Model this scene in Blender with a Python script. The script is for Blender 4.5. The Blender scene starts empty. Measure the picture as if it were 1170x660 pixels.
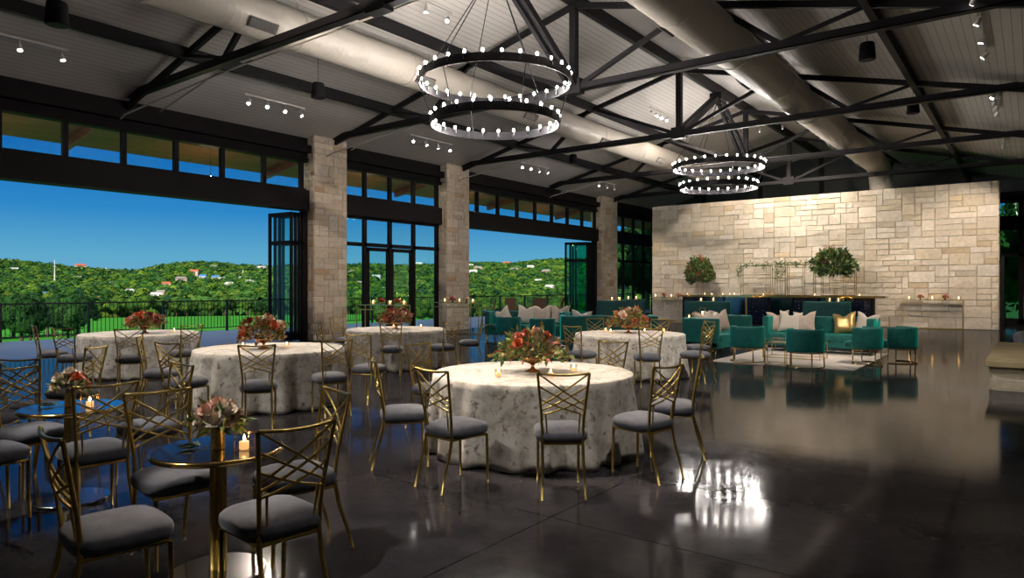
import bpy, math, random
import numpy as np
from mathutils import Vector, Matrix, noise
PI = math.pi
S = bpy.context.scene
COL = S.collection
def R(a): return math.radians(a)

# ------------------------------------------------------------------ materials
def nt(m):
    m.use_nodes = True
    t = m.node_tree
    return t, t.nodes, t.links, t.nodes['Principled BSDF']
def mat(name, col, rough=.5, metal=0., emit=None, estr=0., sheen=0., spec=.5, coat=0.):
    m = bpy.data.materials.new(name)
    t, N, L, b = nt(m)
    b.inputs['Base Color'].default_value = (*col, 1)
    b.inputs['Roughness'].default_value = rough
    b.inputs['Metallic'].default_value = metal
    b.inputs['Specular IOR Level'].default_value = spec
    if sheen:
        b.inputs['Sheen Weight'].default_value = sheen
        b.inputs['Sheen Roughness'].default_value = .4
    if coat: b.inputs['Coat Weight'].default_value = coat
    if emit:
        b.inputs['Emission Color'].default_value = (*emit, 1)
        b.inputs['Emission Strength'].default_value = estr
    return m
def coords(N, L, scale=(1,1,1), kind='Object'):
    tc = N.new('ShaderNodeTexCoord'); mp = N.new('ShaderNodeMapping')
    mp.inputs['Scale'].default_value = scale
    L.new(tc.outputs[kind], mp.inputs['Vector'])
    return mp.outputs['Vector']
def noise_tex(N, L, vec, scale, detail=4, rough=.55):
    n = N.new('ShaderNodeTexNoise'); n.inputs['Scale'].default_value = scale
    n.inputs['Detail'].default_value = detail; n.inputs['Roughness'].default_value = rough
    L.new(vec, n.inputs['Vector']); return n
def ramp(N, L, fac, stops, interp='LINEAR'):
    r = N.new('ShaderNodeValToRGB'); r.color_ramp.interpolation = interp
    e = r.color_ramp.elements
    while len(e) < len(stops): e.new(.5)
    for k, (p, c) in enumerate(stops):
        e[k].position = p; e[k].color = (*c, 1) if len(c) == 3 else c
    L.new(fac, r.inputs['Fac']); return r.outputs['Color']
def bump(N, L, b, h, strength=.3, dist=.02):
    n = N.new('ShaderNodeBump'); n.inputs['Strength'].default_value = strength
    n.inputs['Distance'].default_value = dist
    L.new(h, n.inputs['Height']); L.new(n.outputs['Normal'], b.inputs['Normal'])
def mixcol(N, L, fac, a, b, mode='MIX'):
    m = N.new('ShaderNodeMix'); m.data_type = 'RGBA'; m.blend_type = mode
    for s, v in ((m.inputs[0], fac), (m.inputs[6], a), (m.inputs[7], b)):
        if hasattr(v, 'is_linked'): L.new(v, s)
        elif isinstance(v, (int, float)): s.default_value = v
        else: s.default_value = (*v, 1)
    return m.outputs[2]
def math_(N, L, op, a, b=None):
    m = N.new('ShaderNodeMath'); m.operation = op
    for s, v in zip(m.inputs, (a, b)):
        if v is None: continue
        if isinstance(v, (int, float)): s.default_value = v
        else: L.new(v, s)
    return m.outputs[0]

def noisy(name, c1, c2, scale, rough=.5, metal=0., bstr=0., bdist=.01, detail=4, sheen=0., stretch=(1,1,1), spec=.5, stint=None):
    m = mat(name, c1, rough, metal, sheen=sheen, spec=spec)
    if stint: m.node_tree.nodes['Principled BSDF'].inputs['Sheen Tint'].default_value = (*stint, 1)
    t, N, L, b = nt(m)
    v = coords(N, L, stretch); n = noise_tex(N, L, v, scale, detail)
    L.new(ramp(N, L, n.outputs['Fac'], [(.35, c1), (.65, c2)]), b.inputs['Base Color'])
    if bstr: bump(N, L, b, n.outputs['Fac'], bstr, bdist)
    return m
def attr_mat(name, rough=.5, nscale=0, nlo=.8, bstr=0., bdist=.01, sheen=0., spec=.5, bscale=None, trans=0.):
    m = mat(name, (.5,.5,.5), rough, sheen=sheen, spec=spec); t, N, L, b = nt(m)
    a = N.new('ShaderNodeAttribute'); a.attribute_name = 'Col'
    out = a.outputs['Color']
    if nscale:
        v = coords(N, L); n = noise_tex(N, L, v, nscale, 6, .65)
        g = ramp(N, L, n.outputs['Fac'], [(.3, (nlo,)*3), (.7, (1.08,)*3)])
        out = mixcol(N, L, 1.0, out, g, 'MULTIPLY')
        if bstr:
            n2 = noise_tex(N, L, v, bscale or nscale, 8, .65)
            bump(N, L, b, n2.outputs['Fac'], bstr, bdist)
    L.new(out, b.inputs['Base Color'])
    return m
M = {}
M['gold'] = noisy('brushed_gold', (.62,.44,.12), (.72,.53,.18), 60, .30, 1.)
M['gold2'] = mat('polished_gold', (.75,.52,.20), .16, 1.)
M['tealmid'] = noisy('mid_teal_velvet', (.0,.050,.050), (.0,.080,.078), 9, .6, sheen=.6, stint=(.0,.6,.55))
M['copper'] = mat('copper_gold', (.70,.36,.14), .22, 1.)
M['black'] = mat('black_steel', (.012,.011,.013), .55, spec=.18)
M['dark'] = mat('dark_bronze_trim', (.011,.0095,.0105), .6, spec=.12)
M['fascia'] = noisy('dark_fascia', (.010,.008,.010), (.014,.011,.013), 3, .7, spec=.08)
M['seat'] = noisy('grey_velvet', (.102,.106,.130), (.148,.150,.178), 14, .85, sheen=.3, bstr=.12, bdist=.006)
M['teal'] = noisy('teal_velvet', (.0,.098,.088), (.0,.14,.122), 9, .55, sheen=1., stint=(.0,.60,.52))
M['tealdark'] = noisy('deep_teal_velvet', (.0,.045,.05), (.0,.075,.078), 9, .65, sheen=.3, stint=(.0,.6,.55))
M['white'] = mat('white_enamel', (.62,.60,.57), .4)
M['ivory'] = mat('ivory_satin', (.74,.66,.58), .5, sheen=.3)
M['champ'] = noisy('champagne_satin', (.60,.48,.40), (.72,.60,.52), 10, .38, sheen=.3)
M['goldsatin'] = mat('gold_satin', (.62,.44,.17), .30, .75)
M['wax'] = mat('candle_wax', (.85,.75,.6), .5, emit=(1,.55,.2), estr=.9)  # emission stands in for flame light glowing through the wax
M['flame'] = mat('flame', (1,.7,.3), .5, emit=(1,.60,.22), estr=60)
M['bulb'] = mat('lit_bulb', (1,1,1), .3, emit=(1,.93,.86), estr=430)
M['lens'] = mat('lit_lens', (1,1,1), .3, emit=(1,.96,.9), estr=30)
M['porchbulb'] = mat('porch_bulb', (1,.9,.7), .4, emit=(1,.70,.40), estr=260)
M['speaker'] = mat('black_speaker_shell', (.006,.006,.007), .7, spec=.1)
M['darkmirror'] = mat('dark_tinted_mirror', (.10,.16,.19), .12, 1.)
M['wicker'] = noisy('brown_wicker', (.16,.085,.045), (.26,.15,.08), 60, .7, bstr=.4)
M['bluefab'] = mat('blue_cushion', (.05,.16,.28), .8)
M['fence'] = mat('fence_iron', (.012,.013,.016), .5)
M['mirror'] = mat('smoky_mirror', (.45,.50,.52), .06, 1.)
M['trunk'] = noisy('bark', (.05,.035,.02), (.10,.07,.045), 5, .9)
M['stem'] = mat('stem_green', (.06,.10,.03), .7)
M['leaf'] = attr_mat('leaf_colours', .55, sheen=.1)
M['petal'] = attr_mat('petal_colours', .6)
M['house'] = attr_mat('house_paint', .8)
M['boulder'] = noisy('grey_boulder', (.05,.05,.06), (.30,.30,.32), 5, .6, bstr=.6, bdist=.05, detail=8)
M['conduit'] = mat('painted_conduit', (.42,.39,.36), .45)
M['rug'] = noisy('pale_rug', (.62,.56,.52), (.74,.68,.63), 5, .95, bstr=.2)
M['mortar'] = noisy('mortar', (.44,.385,.31), (.52,.46,.38), 12, .95)
M['wood'] = noisy('porch_wood', (.20,.055,.028), (.28,.085,.045), 6, .5, stretch=(1,.12,1))
M['plaster'] = noisy('warm_plaster', (.16,.14,.125), (.19,.17,.15), 2, .9)
M['gable'] = noisy('teal_grey_panel', (.020,.030,.032), (.028,.040,.042), 2, .6)

# glass: clear with a real Fresnel reflection
def glass_mat(name, tint):
    m = bpy.data.materials.new(name); m.use_nodes = True
    t = m.node_tree; N, L = t.nodes, t.links
    N.remove(N['Principled BSDF']); o = N['Material Output']
    tr = N.new('ShaderNodeBsdfTransparent'); tr.inputs[0].default_value = (*tint, 1)
    gl = N.new('ShaderNodeBsdfGlossy'); gl.inputs['Roughness'].default_value = .01
    fr = N.new('ShaderNodeFresnel'); fr.inputs[0].default_value = 1.45
    mx = N.new('ShaderNodeMixShader')
    ge = N.new('ShaderNodeNewGeometry'); k = math_(N, L, 'SUBTRACT', 1., ge.outputs['Backfacing']); k = math_(N, L, 'MULTIPLY', fr.outputs[0], k)
    L.new(k, mx.inputs[0]); L.new(tr.outputs[0], mx.inputs[1]); L.new(gl.outputs[0], mx.inputs[2])
    L.new(mx.outputs[0], o.inputs[0]); return m
M['glass'] = glass_mat('window_glass', (.90,.97,.96))
M['clear'] = glass_mat('clear_glass', (.95,.93,.90))
M['tintglass'] = glass_mat('green_glass', (.60,.88,.80))

def floor_mat():
    m = mat('polished_concrete', (.03,.03,.033), .1, spec=.42); t, N, L, b = nt(m)
    v = coords(N, L)
    n1 = noise_tex(N, L, v, .55, 8, .62); n2 = noise_tex(N, L, v, 7, 6, .7)
    c = ramp(N, L, n1.outputs['Fac'], [(.32, (.024,.022,.026)), (.5, (.038,.035,.041)), (.7, (.060,.056,.064))])
    c = mixcol(N, L, .35, c, ramp(N, L, n2.outputs['Fac'], [(.35, (.025,.024,.027)), (.7, (.058,.055,.062))]))
    sx = N.new('ShaderNodeSeparateXYZ'); L.new(v, sx.inputs[0])
    def joint(o, period, off):
        a = math_(N, L, 'ADD', o, off); a = math_(N, L, 'DIVIDE', a, period)
        a = math_(N, L, 'FRACT', a); a = math_(N, L, 'SUBTRACT', a, .5)
        a = math_(N, L, 'ABSOLUTE', a); return math_(N, L, 'LESS_THAN', a, .0042/period*1.6)
    j = math_(N, L, 'MAXIMUM', joint(sx.outputs[0], 2.95, 1.2), joint(sx.outputs[1], 2.95, .45))
    c = mixcol(N, L, j, c, (.004,.004,.004))
    L.new(c, b.inputs['Base Color'])
    rg = ramp(N, L, n2.outputs['Fac'], [(.3, (.055,)*3), (.75, (.12,)*3)])
    L.new(rg, b.inputs['Roughness'])
    n3 = noise_tex(N, L, v, 2.2, 3, .5)
    bump(N, L, b, n3.outputs['Fac'], .035, .02)
    # sealed concrete: weak reflection head-on, rising at grazing angles
    b.inputs['Specular IOR Level'].default_value = 0.
    gl = N.new('ShaderNodeBsdfGlossy'); L.new(rg, gl.inputs['Roughness']); L.new(b.inputs['Normal'].links[0].from_socket, gl.inputs['Normal'])
    lw = N.new('ShaderNodeLayerWeight'); lw.inputs['Blend'].default_value = .5
    f = math_(N, L, 'POWER', lw.outputs['Facing'], 5.); f = math_(N, L, 'MULTIPLY', f, .52); f = math_(N, L, 'ADD', f, .028)
    mx = N.new('ShaderNodeMixShader'); L.new(f, mx.inputs[0]); L.new(b.outputs[0], mx.inputs[1]); L.new(gl.outputs[0], mx.inputs[2])
    L.new(mx.outputs[0], N['Material Output'].inputs[0])
    return m
M['floor'] = floor_mat()
M['slab'] = noisy('tan_slab', (.26,.20,.10), (.34,.27,.15), 3, .6, bstr=.15)
def ceil_mat():
    m = mat('painted_planks', (.36,.33,.30), .55); t, N, L, b = nt(m)
    v = coords(N, L); sx = N.new('ShaderNodeSeparateXYZ'); L.new(v, sx.inputs[0])
    a = math_(N, L, 'DIVIDE', sx.outputs[0], .15); a = math_(N, L, 'FRACT', a)
    g = math_(N, L, 'SUBTRACT', a, .5); g = math_(N, L, 'ABSOLUTE', g)
    g = math_(N, L, 'GREATER_THAN', g, .455)
    n = noise_tex(N, L, v, .8, 4)
    base = ramp(N, L, n.outputs['Fac'], [(.3, (.50,.475,.445)), (.7, (.56,.53,.50))])
    L.new(mixcol(N, L, g, base, (.25,.235,.22)), b.inputs['Base Color'])
    inv = math_(N, L, 'SUBTRACT', 1., g); bump(N, L, b, inv, .6, .01)
    return m
M['ceil'] = ceil_mat()
def cloth_mat():
    m = mat('floral_linen', (.7,.64,.56), .75, sheen=.25); t, N, L, b = nt(m)
    v = coords(N, L)
    n1 = noise_tex(N, L, v, 7., 4, .62); n2 = noise_tex(N, L, v, 15, 3, .6); n3 = noise_tex(N, L, v, 2.3, 4, .6)
    base = ramp(N, L, n3.outputs['Fac'], [(.35, (.62,.57,.50)), (.6, (.80,.75,.68))])
    c = mixcol(N, L, ramp(N, L, n1.outputs['Fac'], [(.47, (0,0,0)), (.66, (.75,)*3)]), base, (.36,.33,.25))
    c = mixcol(N, L, ramp(N, L, n2.outputs['Fac'], [(.56, (0,0,0)), (.70, (.9,)*3)]), c, (.20,.115,.085))
    L.new(c, b.inputs['Base Color'])
    n4 = noise_tex(N, L, v, 30, 3); bump(N, L, b, n4.outputs['Fac'], .1, .004)
    return m
M['cloth'] = cloth_mat()
def navy_mat():
    m = mat('navy_star_panel', (.004,.006,.018), .18, coat=.4); t, N, L, b = nt(m)
    v = coords(N, L); vo = N.new('ShaderNodeTexVoronoi'); vo.inputs['Scale'].default_value = 7
    vo.inputs['Randomness'].default_value = .35; L.new(v, vo.inputs['Vector'])
    L.new(ramp(N, L, vo.outputs['Distance'], [(.05, (.5,.5,.55)), (.10, (.004,.006,.018))]), b.inputs['Base Color'])
    return m
M['navy'] = navy_mat()
def patio_mat():
    m = mat('patio_concrete', (.22,.23,.25), .35); t, N, L, b = nt(m)
    v = coords(N, L); n = noise_tex(N, L, v, 1.2, 6)
    L.new(ramp(N, L, n.outputs['Fac'], [(.3, (.36,.37,.38)), (.7, (.47,.48,.49))]), b.inputs['Base Color'])
    return m
M['patio'] = patio_mat()
def land_mat():
    m = mat('hill_ground', (.05,.12,.02), .95, spec=.1); t, N, L, b = nt(m)
    a = N.new('ShaderNodeAttribute'); a.attribute_name = 'Col'
    v = coords(N, L); n = noise_tex(N, L, v, .05, 8, .7); n2 = noise_tex(N, L, v, .6, 4)
    g = ramp(N, L, n.outputs['Fac'], [(.3, (.72,)*3), (.7, (1.2,)*3)])
    c = mixcol(N, L, 1., a.outputs['Color'], g, 'MULTIPLY')
    c = mixcol(N, L, 1., c, ramp(N, L, n2.outputs['Fac'], [(.3, (.85,)*3), (.7, (1.12,)*3)]), 'MULTIPLY')
    L.new(c, b.inputs['Base Color']); return m
M['land'] = land_mat()
def tree_mat():
    m = attr_mat('tree_foliage', .9, .9, .55, 1., .6, spec=.1, bscale=1.3); return m
M['tree'] = tree_mat()
M['stone'] = attr_mat('split_face_stone', .88, 9, .80, .8, .03, spec=.2, bscale=7)

# ------------------------------------------------------------------ mesh builder
class MB:
    def __init__(s): s.v=[]; s.f=[]; s.c=[]
    def add(s, vs, fs, col=None):
        o = len(s.v); s.v += [tuple(p) for p in vs]
        for f in fs: s.f.append(tuple(i+o for i in f)); s.c.append(col)
        return s
    def box(s, x0,y0,z0,x1,y1,z1, col=None):
        vs=[(x0,y0,z0),(x1,y0,z0),(x1,y1,z0),(x0,y1,z0),(x0,y0,z1),(x1,y0,z1),(x1,y1,z1),(x0,y1,z1)]
        return s.add(vs, [(0,3,2,1),(4,5,6,7),(0,1,5,4),(1,2,6,5),(2,3,7,6),(3,0,4,7)], col)
    def beam(s, p, q, w, h, up=(0,0,1), col=None):
        p, q = Vector(p), Vector(q); d = (q-p).normalized(); up = Vector(up)
        if abs(d.dot(up)) > .98: up = Vector((1,0,0))
        sx = d.cross(up).normalized()*w/2; sz = sx.cross(d).normalized()*h/2
        vs = [p-sx-sz,p+sx-sz,p+sx+sz,p-sx+sz,q-sx-sz,q+sx-sz,q+sx+sz,q-sx+sz]
        return s.add(vs, [(0,1,2,3),(7,6,5,4),(0,4,5,1),(1,5,6,2),(2,6,7,3),(3,7,4,0)], col)
    def tube(s, pts, r, n=8, closed=False, col=None, caps=True):
        pts=[Vector(p) for p in pts]; k=len(pts); rs = r if isinstance(r,(list,tuple)) else [r]*k
        vs=[]; prev=None
        for i,p in enumerate(pts):
            if closed: d=(pts[(i+1)%k]-pts[i-1]).normalized()
            else: d=(pts[min(i+1,k-1)]-pts[max(i-1,0)]).normalized()
            if prev is None:
                u=Vector((0,0,1)) if abs(d.z)<.9 else Vector((1,0,0)); u=(u-d*u.dot(d)).normalized()
            else: u=(prev-d*prev.dot(d)).normalized()
            prev=u; w=d.cross(u)
            for j in range(n):
                a=2*PI*(j+.5)/n; vs.append(p+(u*math.cos(a)+w*math.sin(a))*rs[i])
        fs=[]
        for i in range(k if closed else k-1):
            a=i*n; b=((i+1)%k)*n
            for j in range(n): fs.append((a+j,b+j,b+(j+1)%n,a+(j+1)%n)[::-1])
        if caps and not closed: fs.append(tuple(range(n))[::-1][::-1]); fs.append(tuple(range((k-1)*n,k*n))[::-1])
        return s.add(vs,fs,col)
    def lathe(s, prof, n=24, c=(0,0,0), col=None, cap=True):
        vs=[]; k=len(prof)
        for r,z in prof:
            for j in range(n):
                a=2*PI*j/n; vs.append((c[0]+r*math.cos(a),c[1]+r*math.sin(a),c[2]+z))
        fs=[(i*n+j,i*n+(j+1)%n,(i+1)*n+(j+1)%n,(i+1)*n+j) for i in range(k-1) for j in range(n)]
        if cap:
            if prof[0][0]>1e-5: fs.append(tuple(range(n))[::-1])
            if prof[-1][0]>1e-5: fs.append(tuple(range((k-1)*n,k*n)))
        return s.add(vs,fs,col)
    def grid(s, fn, nu, nv, cu=False, col=None):
        vs=[fn(i/(nu if cu else nu-1), j/(nv-1)) for j in range(nv) for i in range(nu)]
        fs=[]
        for j in range(nv-1):
            for i in range(nu if cu else nu-1):
                a=j*nu+i; b=j*nu+(i+1)%nu; fs.append((a,b,b+nu,a+nu))
        return s.add(vs,fs,col)
    def quadric(s, c, a, b, h, e1=.5, e2=.5, nu=24, nv=13, col=None):
        def sp(x,e): return math.copysign(abs(x)**e, x)
        def fn(u,v):
            t=-PI/2+PI*v; p=2*PI*u
            return (c[0]+a*sp(math.cos(t),e1)*sp(math.cos(p),e2), c[1]+b*sp(math.cos(t),e1)*sp(math.sin(p),e2), c[2]+h*sp(math.sin(t),e1))
        return s.grid(fn,nu,nv,True,col)
    def build(s, name, m, parent=None, smooth=False, bevel=0, kind=None, solid=0):
        me=bpy.data.meshes.new(name); me.from_pydata([tuple(p) for p in s.v],[],s.f)
        if any(c is not None for c in s.c):
            ca=me.color_attributes.new('Col','FLOAT_COLOR','CORNER'); arr=[]
            for p in me.polygons:
                c=s.c[p.index] or (.5,.5,.5); arr += [c[0],c[1],c[2],1.]*p.loop_total
            ca.data.foreach_set('color',arr)
        me.materials.append(M[m] if isinstance(m,str) else m)
        if smooth: me.polygons.foreach_set('use_smooth',[True]*len(me.polygons))
        me.update()
        o=bpy.data.objects.new(name,me); COL.objects.link(o)
        if parent is not None: o.parent=parent
        if bevel:
            b=o.modifiers.new('bevel','BEVEL'); b.width=bevel; b.segments=2; b.limit_method='ANGLE'
        if solid:
            b=o.modifiers.new('solid','SOLIDIFY'); b.thickness=solid; b.offset=0
        if kind: o['kind']=kind
        return o
def tag(o, label, cat, group=None, kind=None):
    o['label']=label; o['category']=cat
    if group: o['group']=group
    if kind: o['kind']=kind
    return o
def empty(name, loc=(0,0,0), rz=0):
    o=bpy.data.objects.new(name,None); COL.objects.link(o); o.empty_display_size=.1
    o.location=loc; o.rotation_euler=(0,0,rz); return o
def thing(name, label, cat, loc=(0,0,0), rz=0, group=None):
    return tag(empty(name,loc,rz),label,cat,group)
def dup(o, loc=None, rz=None, label=None, group=None):
    r=o.copy(); COL.objects.link(r)
    for ch in list(o.children):
        c=ch.copy(); COL.objects.link(c); c.parent=r
        for g in list(ch.children):
            d=g.copy(); COL.objects.link(d); d.parent=c
    if loc is not None: r.location=loc
    if rz is not None: r.rotation_euler=(0,0,rz)
    if label: r['label']=label
    if group: r['group']=group
    return r
class Proto:
    """first use moves the prototype itself, later uses copy it"""
    def __init__(s, make): s.make=make; s.o=None
    def __call__(s, loc, rz, label, group=None):
        if s.o is None:
            s.o=s.make(); o=s.o
            o.location=loc; o.rotation_euler=(0,0,rz); o['label']=label
            if group: o['group']=group
            return o
        o=dup(s.o,loc,rz,label)
        if group: o['group']=group
        elif 'group' in o.keys(): del o['group']
        return o
def face(dx,dy): return math.atan2(-dx,dy)   # rotation that turns local +Y to (dx,dy)
# ------------------------------------------------------------------ the room shell
XL=-17.1; XG=-17.5; XR=3.5; YB=-5.; YE=37.; XM=-8.47
ROOF=.262
def roof(x): return 8.42-ROOF*abs(x-XM)
S_='structure'
MB().box(XG-.05,YB,-.25,XR,YE+.2,0).build('floor','floor',kind=S_)
# ceiling: two planked slopes with thickness
m=MB()
def slope(x0,x1):
    z0,z1=roof(x0),roof(x1)
    m.add([(x0,YB-.3,z0),(x1,YB-.3,z1),(x1,YE+.6,z1),(x0,YE+.6,z0),(x0,YB-.3,z0+.2),(x1,YB-.3,z1+.2),(x1,YE+.6,z1+.2),(x0,YE+.6,z0+.2)],
          [(0,3,2,1),(4,5,6,7),(0,1,5,4),(1,2,6,5),(2,3,7,6),(3,0,4,7)])
slope(XG-.25,XM); slope(XM,XR+.3)
m.build('ceiling','ceil',kind=S_)
MB().box(XR,YB-.3,-.2,XR+.3,YE+.3,6).build('wall_right','plaster',kind=S_)
m=MB(); m.box(XG-.3,YB-.3,-.2,XR+.3,YB,5.2)
m.add([(XG-.3,YB-.3,5.2),(XR+.3,YB-.3,5.2),(XR+.3,YB-.3,roof(XR+.3)),(XM,YB-.3,roof(XM)),(XG-.3,YB-.3,roof(XG-.3)),
       (XG-.3,YB,5.2),(XR+.3,YB,5.2),(XR+.3,YB,roof(XR+.3)),(XM,YB,roof(XM)),(XG-.3,YB,roof(XG-.3))],
      [(0,1,2,3,4),(9,8,7,6,5)])
m.build('wall_back','plaster',kind=S_)
MB().box(XG-.3,YB-.3,-.2,XG+.2,1.2,6.2).build('wall_left','plaster',kind=S_)
# dark fascia band and the long roller shade housing under the eave
m=MB()
m.box(XG-.2,1.2,5.40,XG+.10,YE,6.3)
m.beam((XG+.2,1.2,5.72),(XG+.2,YE,5.72),.2,.22)
m.box(XG-.2,1.2,5.36,XG+.16,YE,5.46)
m.build('trim_1','fascia',kind=S_)

# --- split-face stone walls
def ashlar(mb, W, H, cell, place, rng, wmax, hmax, depth, palette, gap=.007):
    nx=max(1,round(W/cell)); nz=max(1,round(H/cell)); cw=W/nx; ch=H/nz
    g=[[0]*nx for _ in range(nz)]
    for j in range(nz):
        for i in range(nx):
            if g[j][i]: continue
            w=1
            want=rng.choice(range(max(1,wmax//2),wmax+1)) if rng.random()<.8 else rng.randint(1,wmax)
            while w<want and i+w<nx and not g[j][i+w]: w+=1
            h=1; wanth=rng.choice([1]*hmax+list(range(1,hmax+1))*2)
            while h<wanth and j+h<nz: h+=1
            for b in range(h):
                for a in range(w): g[j+b][i+a]=1
            x0,x1,z0,z1=i*cw+gap,(i+w)*cw-gap,j*ch+gap,(j+h)*ch-gap
            d=[depth*(.35+.65*rng.random())+rng.uniform(-.2,.2)*depth for _ in range(4)]
            c=rng.choice(palette); k=rng.uniform(.86,1.08); col=(c[0]*k,c[1]*k,c[2]*k)
            e=.012
            back=[(x0,-.02,z0),(x1,-.02,z0),(x1,-.02,z1),(x0,-.02,z1)]
            mid=[(x0,d[0]-.012,z0),(x1,d[1]-.012,z0),(x1,d[2]-.012,z1),(x0,d[3]-.012,z1)]
            fr=[(x0+e,d[0],z0+e),(x1-e,d[1],z0+e),(x1-e,d[2],z1-e),(x0+e,d[3],z1-e)]
            vs=[place(*p) for p in back+mid+fr]
            fs=[(8,9,10,11)]
            for o in (0,4):
                for q in range(4): fs.append((o+q,o+(q+1)%4,o+4+(q+1)%4,o+4+q))
            mb.add(vs,fs,col)
PAL=[(.70,.615,.50)]*5+[(.74,.665,.56)]*5+[(.66,.57,.44)]*3+[(.68,.55,.38),(.76,.69,.60),(.60,.52,.41)]
PALP=[(.66,.55,.44)]*4+[(.70,.60,.49)]*4+[(.62,.50,.39)]*2+[(.58,.40,.26),(.72,.64,.55)]
rng=random.Random(5)
SX0,SX1,SY,SZ=-14.95,-1.0,31.2,5.56
m=MB(); m.box(SX0+.01,SY,0,SX1-.01,SY+.6,SZ-.01); m.build('wall_far','mortar',kind=S_)
m=MB(); ashlar(m,SX1-SX0,SZ,.225,lambda x,d,z:(SX0+x,SY-d,z),rng,4,2,.055,PAL)
ashlar(m,.6,SZ,.21,lambda x,d,z:(SX1+d,SY+x,z),rng,3,2,.02,PAL)
ashlar(m,.6,SZ,.21,lambda x,d,z:(SX0-d,SY+.6-x,z),rng,3,2,.02,PAL)
o=m.build('trim_2','stone',kind=S_)
# pillars between the openings
for k,(y0,y1) in enumerate(((12.78,14.0),(18.6,19.85),(30.0,31.55))):
    m=MB(); m.box(XL-.62,y0,-.02,XL,y1,6.15)
    p=m.build('stone_pillar','mortar',kind=S_)
    m=MB()
    ashlar(m,y1-y0,6.1,.165,lambda x,d,z:(XL+d,y0+x,z),rng,4,2,.028,PALP)
    ashlar(m,.62,6.1,.165,lambda x,d,z:(XL-.62+x,y0-d,z),rng,4,2,.028,PALP)
    ashlar(m,.62,6.1,.165,lambda x,d,z:(XL-x,y1+d,z),rng,4,2,.028,PALP)
    ashlar(m,y1-y0,6.1,.165,lambda x,d,z:(XL-.62-d,y1-x,z),rng,4,2,.028,PALP)
    m.build('stone_facing','stone',p)

# --- left wall bays: beam headers, clerestory windows, doors
wn=[0]
def window(frame, panes, glass='glass', name='window'):
    wn[0]+=1
    w=frame.build('%s_%d'%(name,wn[0]),'dark',kind=S_)
    if panes is not None: panes.build('glass_pane',glass,w)
    return w
HZ0,HZ1,CZ=3.9,4.5,5.40
def clerestory(y0,y1,mull):
    f=MB(); g=MB()
    f.box(XG-.06,y0,HZ1-.02,XG+.06,y1,HZ1+.07); f.box(XG-.06,y0,CZ-.05,XG+.06,y1,CZ+.03)
    for y in mull: f.box(XG-.06,y-.055,HZ1,XG+.07,y+.055,CZ)
    g.box(XG-.008,y0,HZ1+.05,XG+.008,y1,CZ-.03)
    window(f,g)
bays=[(1.2,12.75,[1.26,2.5,3.77,5.03,6.29,7.55,8.82,10.08,11.34,12.60]),
      (14.05,18.55,[14.12,15.05,16.16,17.28,18.47]),
      (19.9,29.97,[19.96,20.78,22.10,23.42,24.74,26.06,27.38,28.70,29.9]),
      (31.6,YE,[31.66,32.9,34.1,35.3,36.5])]
for k,(a,b,ml) in enumerate(bays):
    MB().box(XG-.22,a,HZ0,XG+.22,b,HZ1).build('trim_%d'%(k+3),'dark',kind=S_)
    clerestory(a,b,ml)
# door bay with glazed double doors
f=MB(); g=MB(); a,b,ml=bays[1]
for y in ml: f.box(XG-.05,y-.06,0,XG+.07,y+.06,HZ0)
f.box(XG-.05,a,2.94,XG+.07,b,3.06); f.box(XG-.05,a,0,XG+.07,b,.12); f.box(XG-.05,a,HZ0-.08,XG+.07,b,HZ0)
g.box(XG-.008,a,.1,XG+.008,b,HZ0-.05)
window(f,g)
wd=[0]
def door(frame,panes,glass='glass',handle=None):
    wd[0]+=1; d=frame.build('door_%d'%wd[0],'dark',kind=S_); panes.build('glass_pane',glass,d)
    if handle: handle.build('door_handle','dark',d,smooth=True)
for (y0,y1,hy) in ((15.11,16.14,16.02),(16.18,17.22,16.32)):
    f=MB(); g=MB(); x=XG+.01
    f.box(x-.03,y0,.02,x+.04,y0+.13,2.92); f.box(x-.03,y1-.13,.02,x+.04,y1,2.92)
    f.box(x-.03,y0,.02,x+.04,y1,.25); f.box(x-.03,y0,2.80,x+.04,y1,2.92)
    g.box(x+.012,y0+.05,.2,x+.02,y1-.05,2.85)
    h=MB(); h.tube([(x+.05,hy,.95),(x+.1,hy,.97),(x+.1,hy,1.35),(x+.05,hy,1.37)],.012,8)
    door(f,g,'glass',h)
# end bay of the left wall
f=MB(); g=MB(); a,b,ml=bays[3]
for y in ml: f.box(XG-.05,y-.06,0,XG+.07,y+.06,HZ0)
f.box(XG-.05,a,2.94,XG+.07,b,3.06); f.box(XG-.05,a,0,XG+.07,b,.15)
g.box(XG-.008,a,.1,XG+.008,b,HZ0-.05)
window(f,g)
# end wall: glazed below, panelled gable above
f=MB(); g=MB()
xs=[XG-.1+i*1.72 for i in range(13)]
xs=[x for x in xs if x<XR]+[XR-.1]
for x in xs:
    f.box(x-.09,YE-.06,0,x+.09,YE+.08,5.6)
for z0,z1 in ((0,.25),(2.95,3.07),(4.08,4.72),(5.52,5.7)): f.box(XG-.2,YE-.06,z0,XR,YE+.08,z1)
g.box(XG-.2,YE,.1,XR,YE+.012,5.6)
window(f,g,'tintglass')
m=MB()
m.add([(XG-.3,YE,5.6),(XR+.3,YE,5.6),(XR+.3,YE,roof(XR+.3)),(XM,YE,roof(XM)+.02),(XG-.3,YE,roof(XG-.3)),
       (XG-.3,YE+.2,5.6),(XR+.3,YE+.2,5.6),(XR+.3,YE+.2,roof(XR+.3)),(XM,YE+.2,roof(XM)+.02),(XG-.3,YE+.2,roof(XG-.3))],
      [(0,1,2,3,4),(9,8,7,6,5),(0,5,6,1)])
m.build('wall_end','gable',kind=S_)
m=MB()
for x in (-14.6,-11.5,-8.47,-5.44,-2.3): m.box(x-.1,YE-.12,5.6,x+.1,YE,roof(x)+.02)
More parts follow.
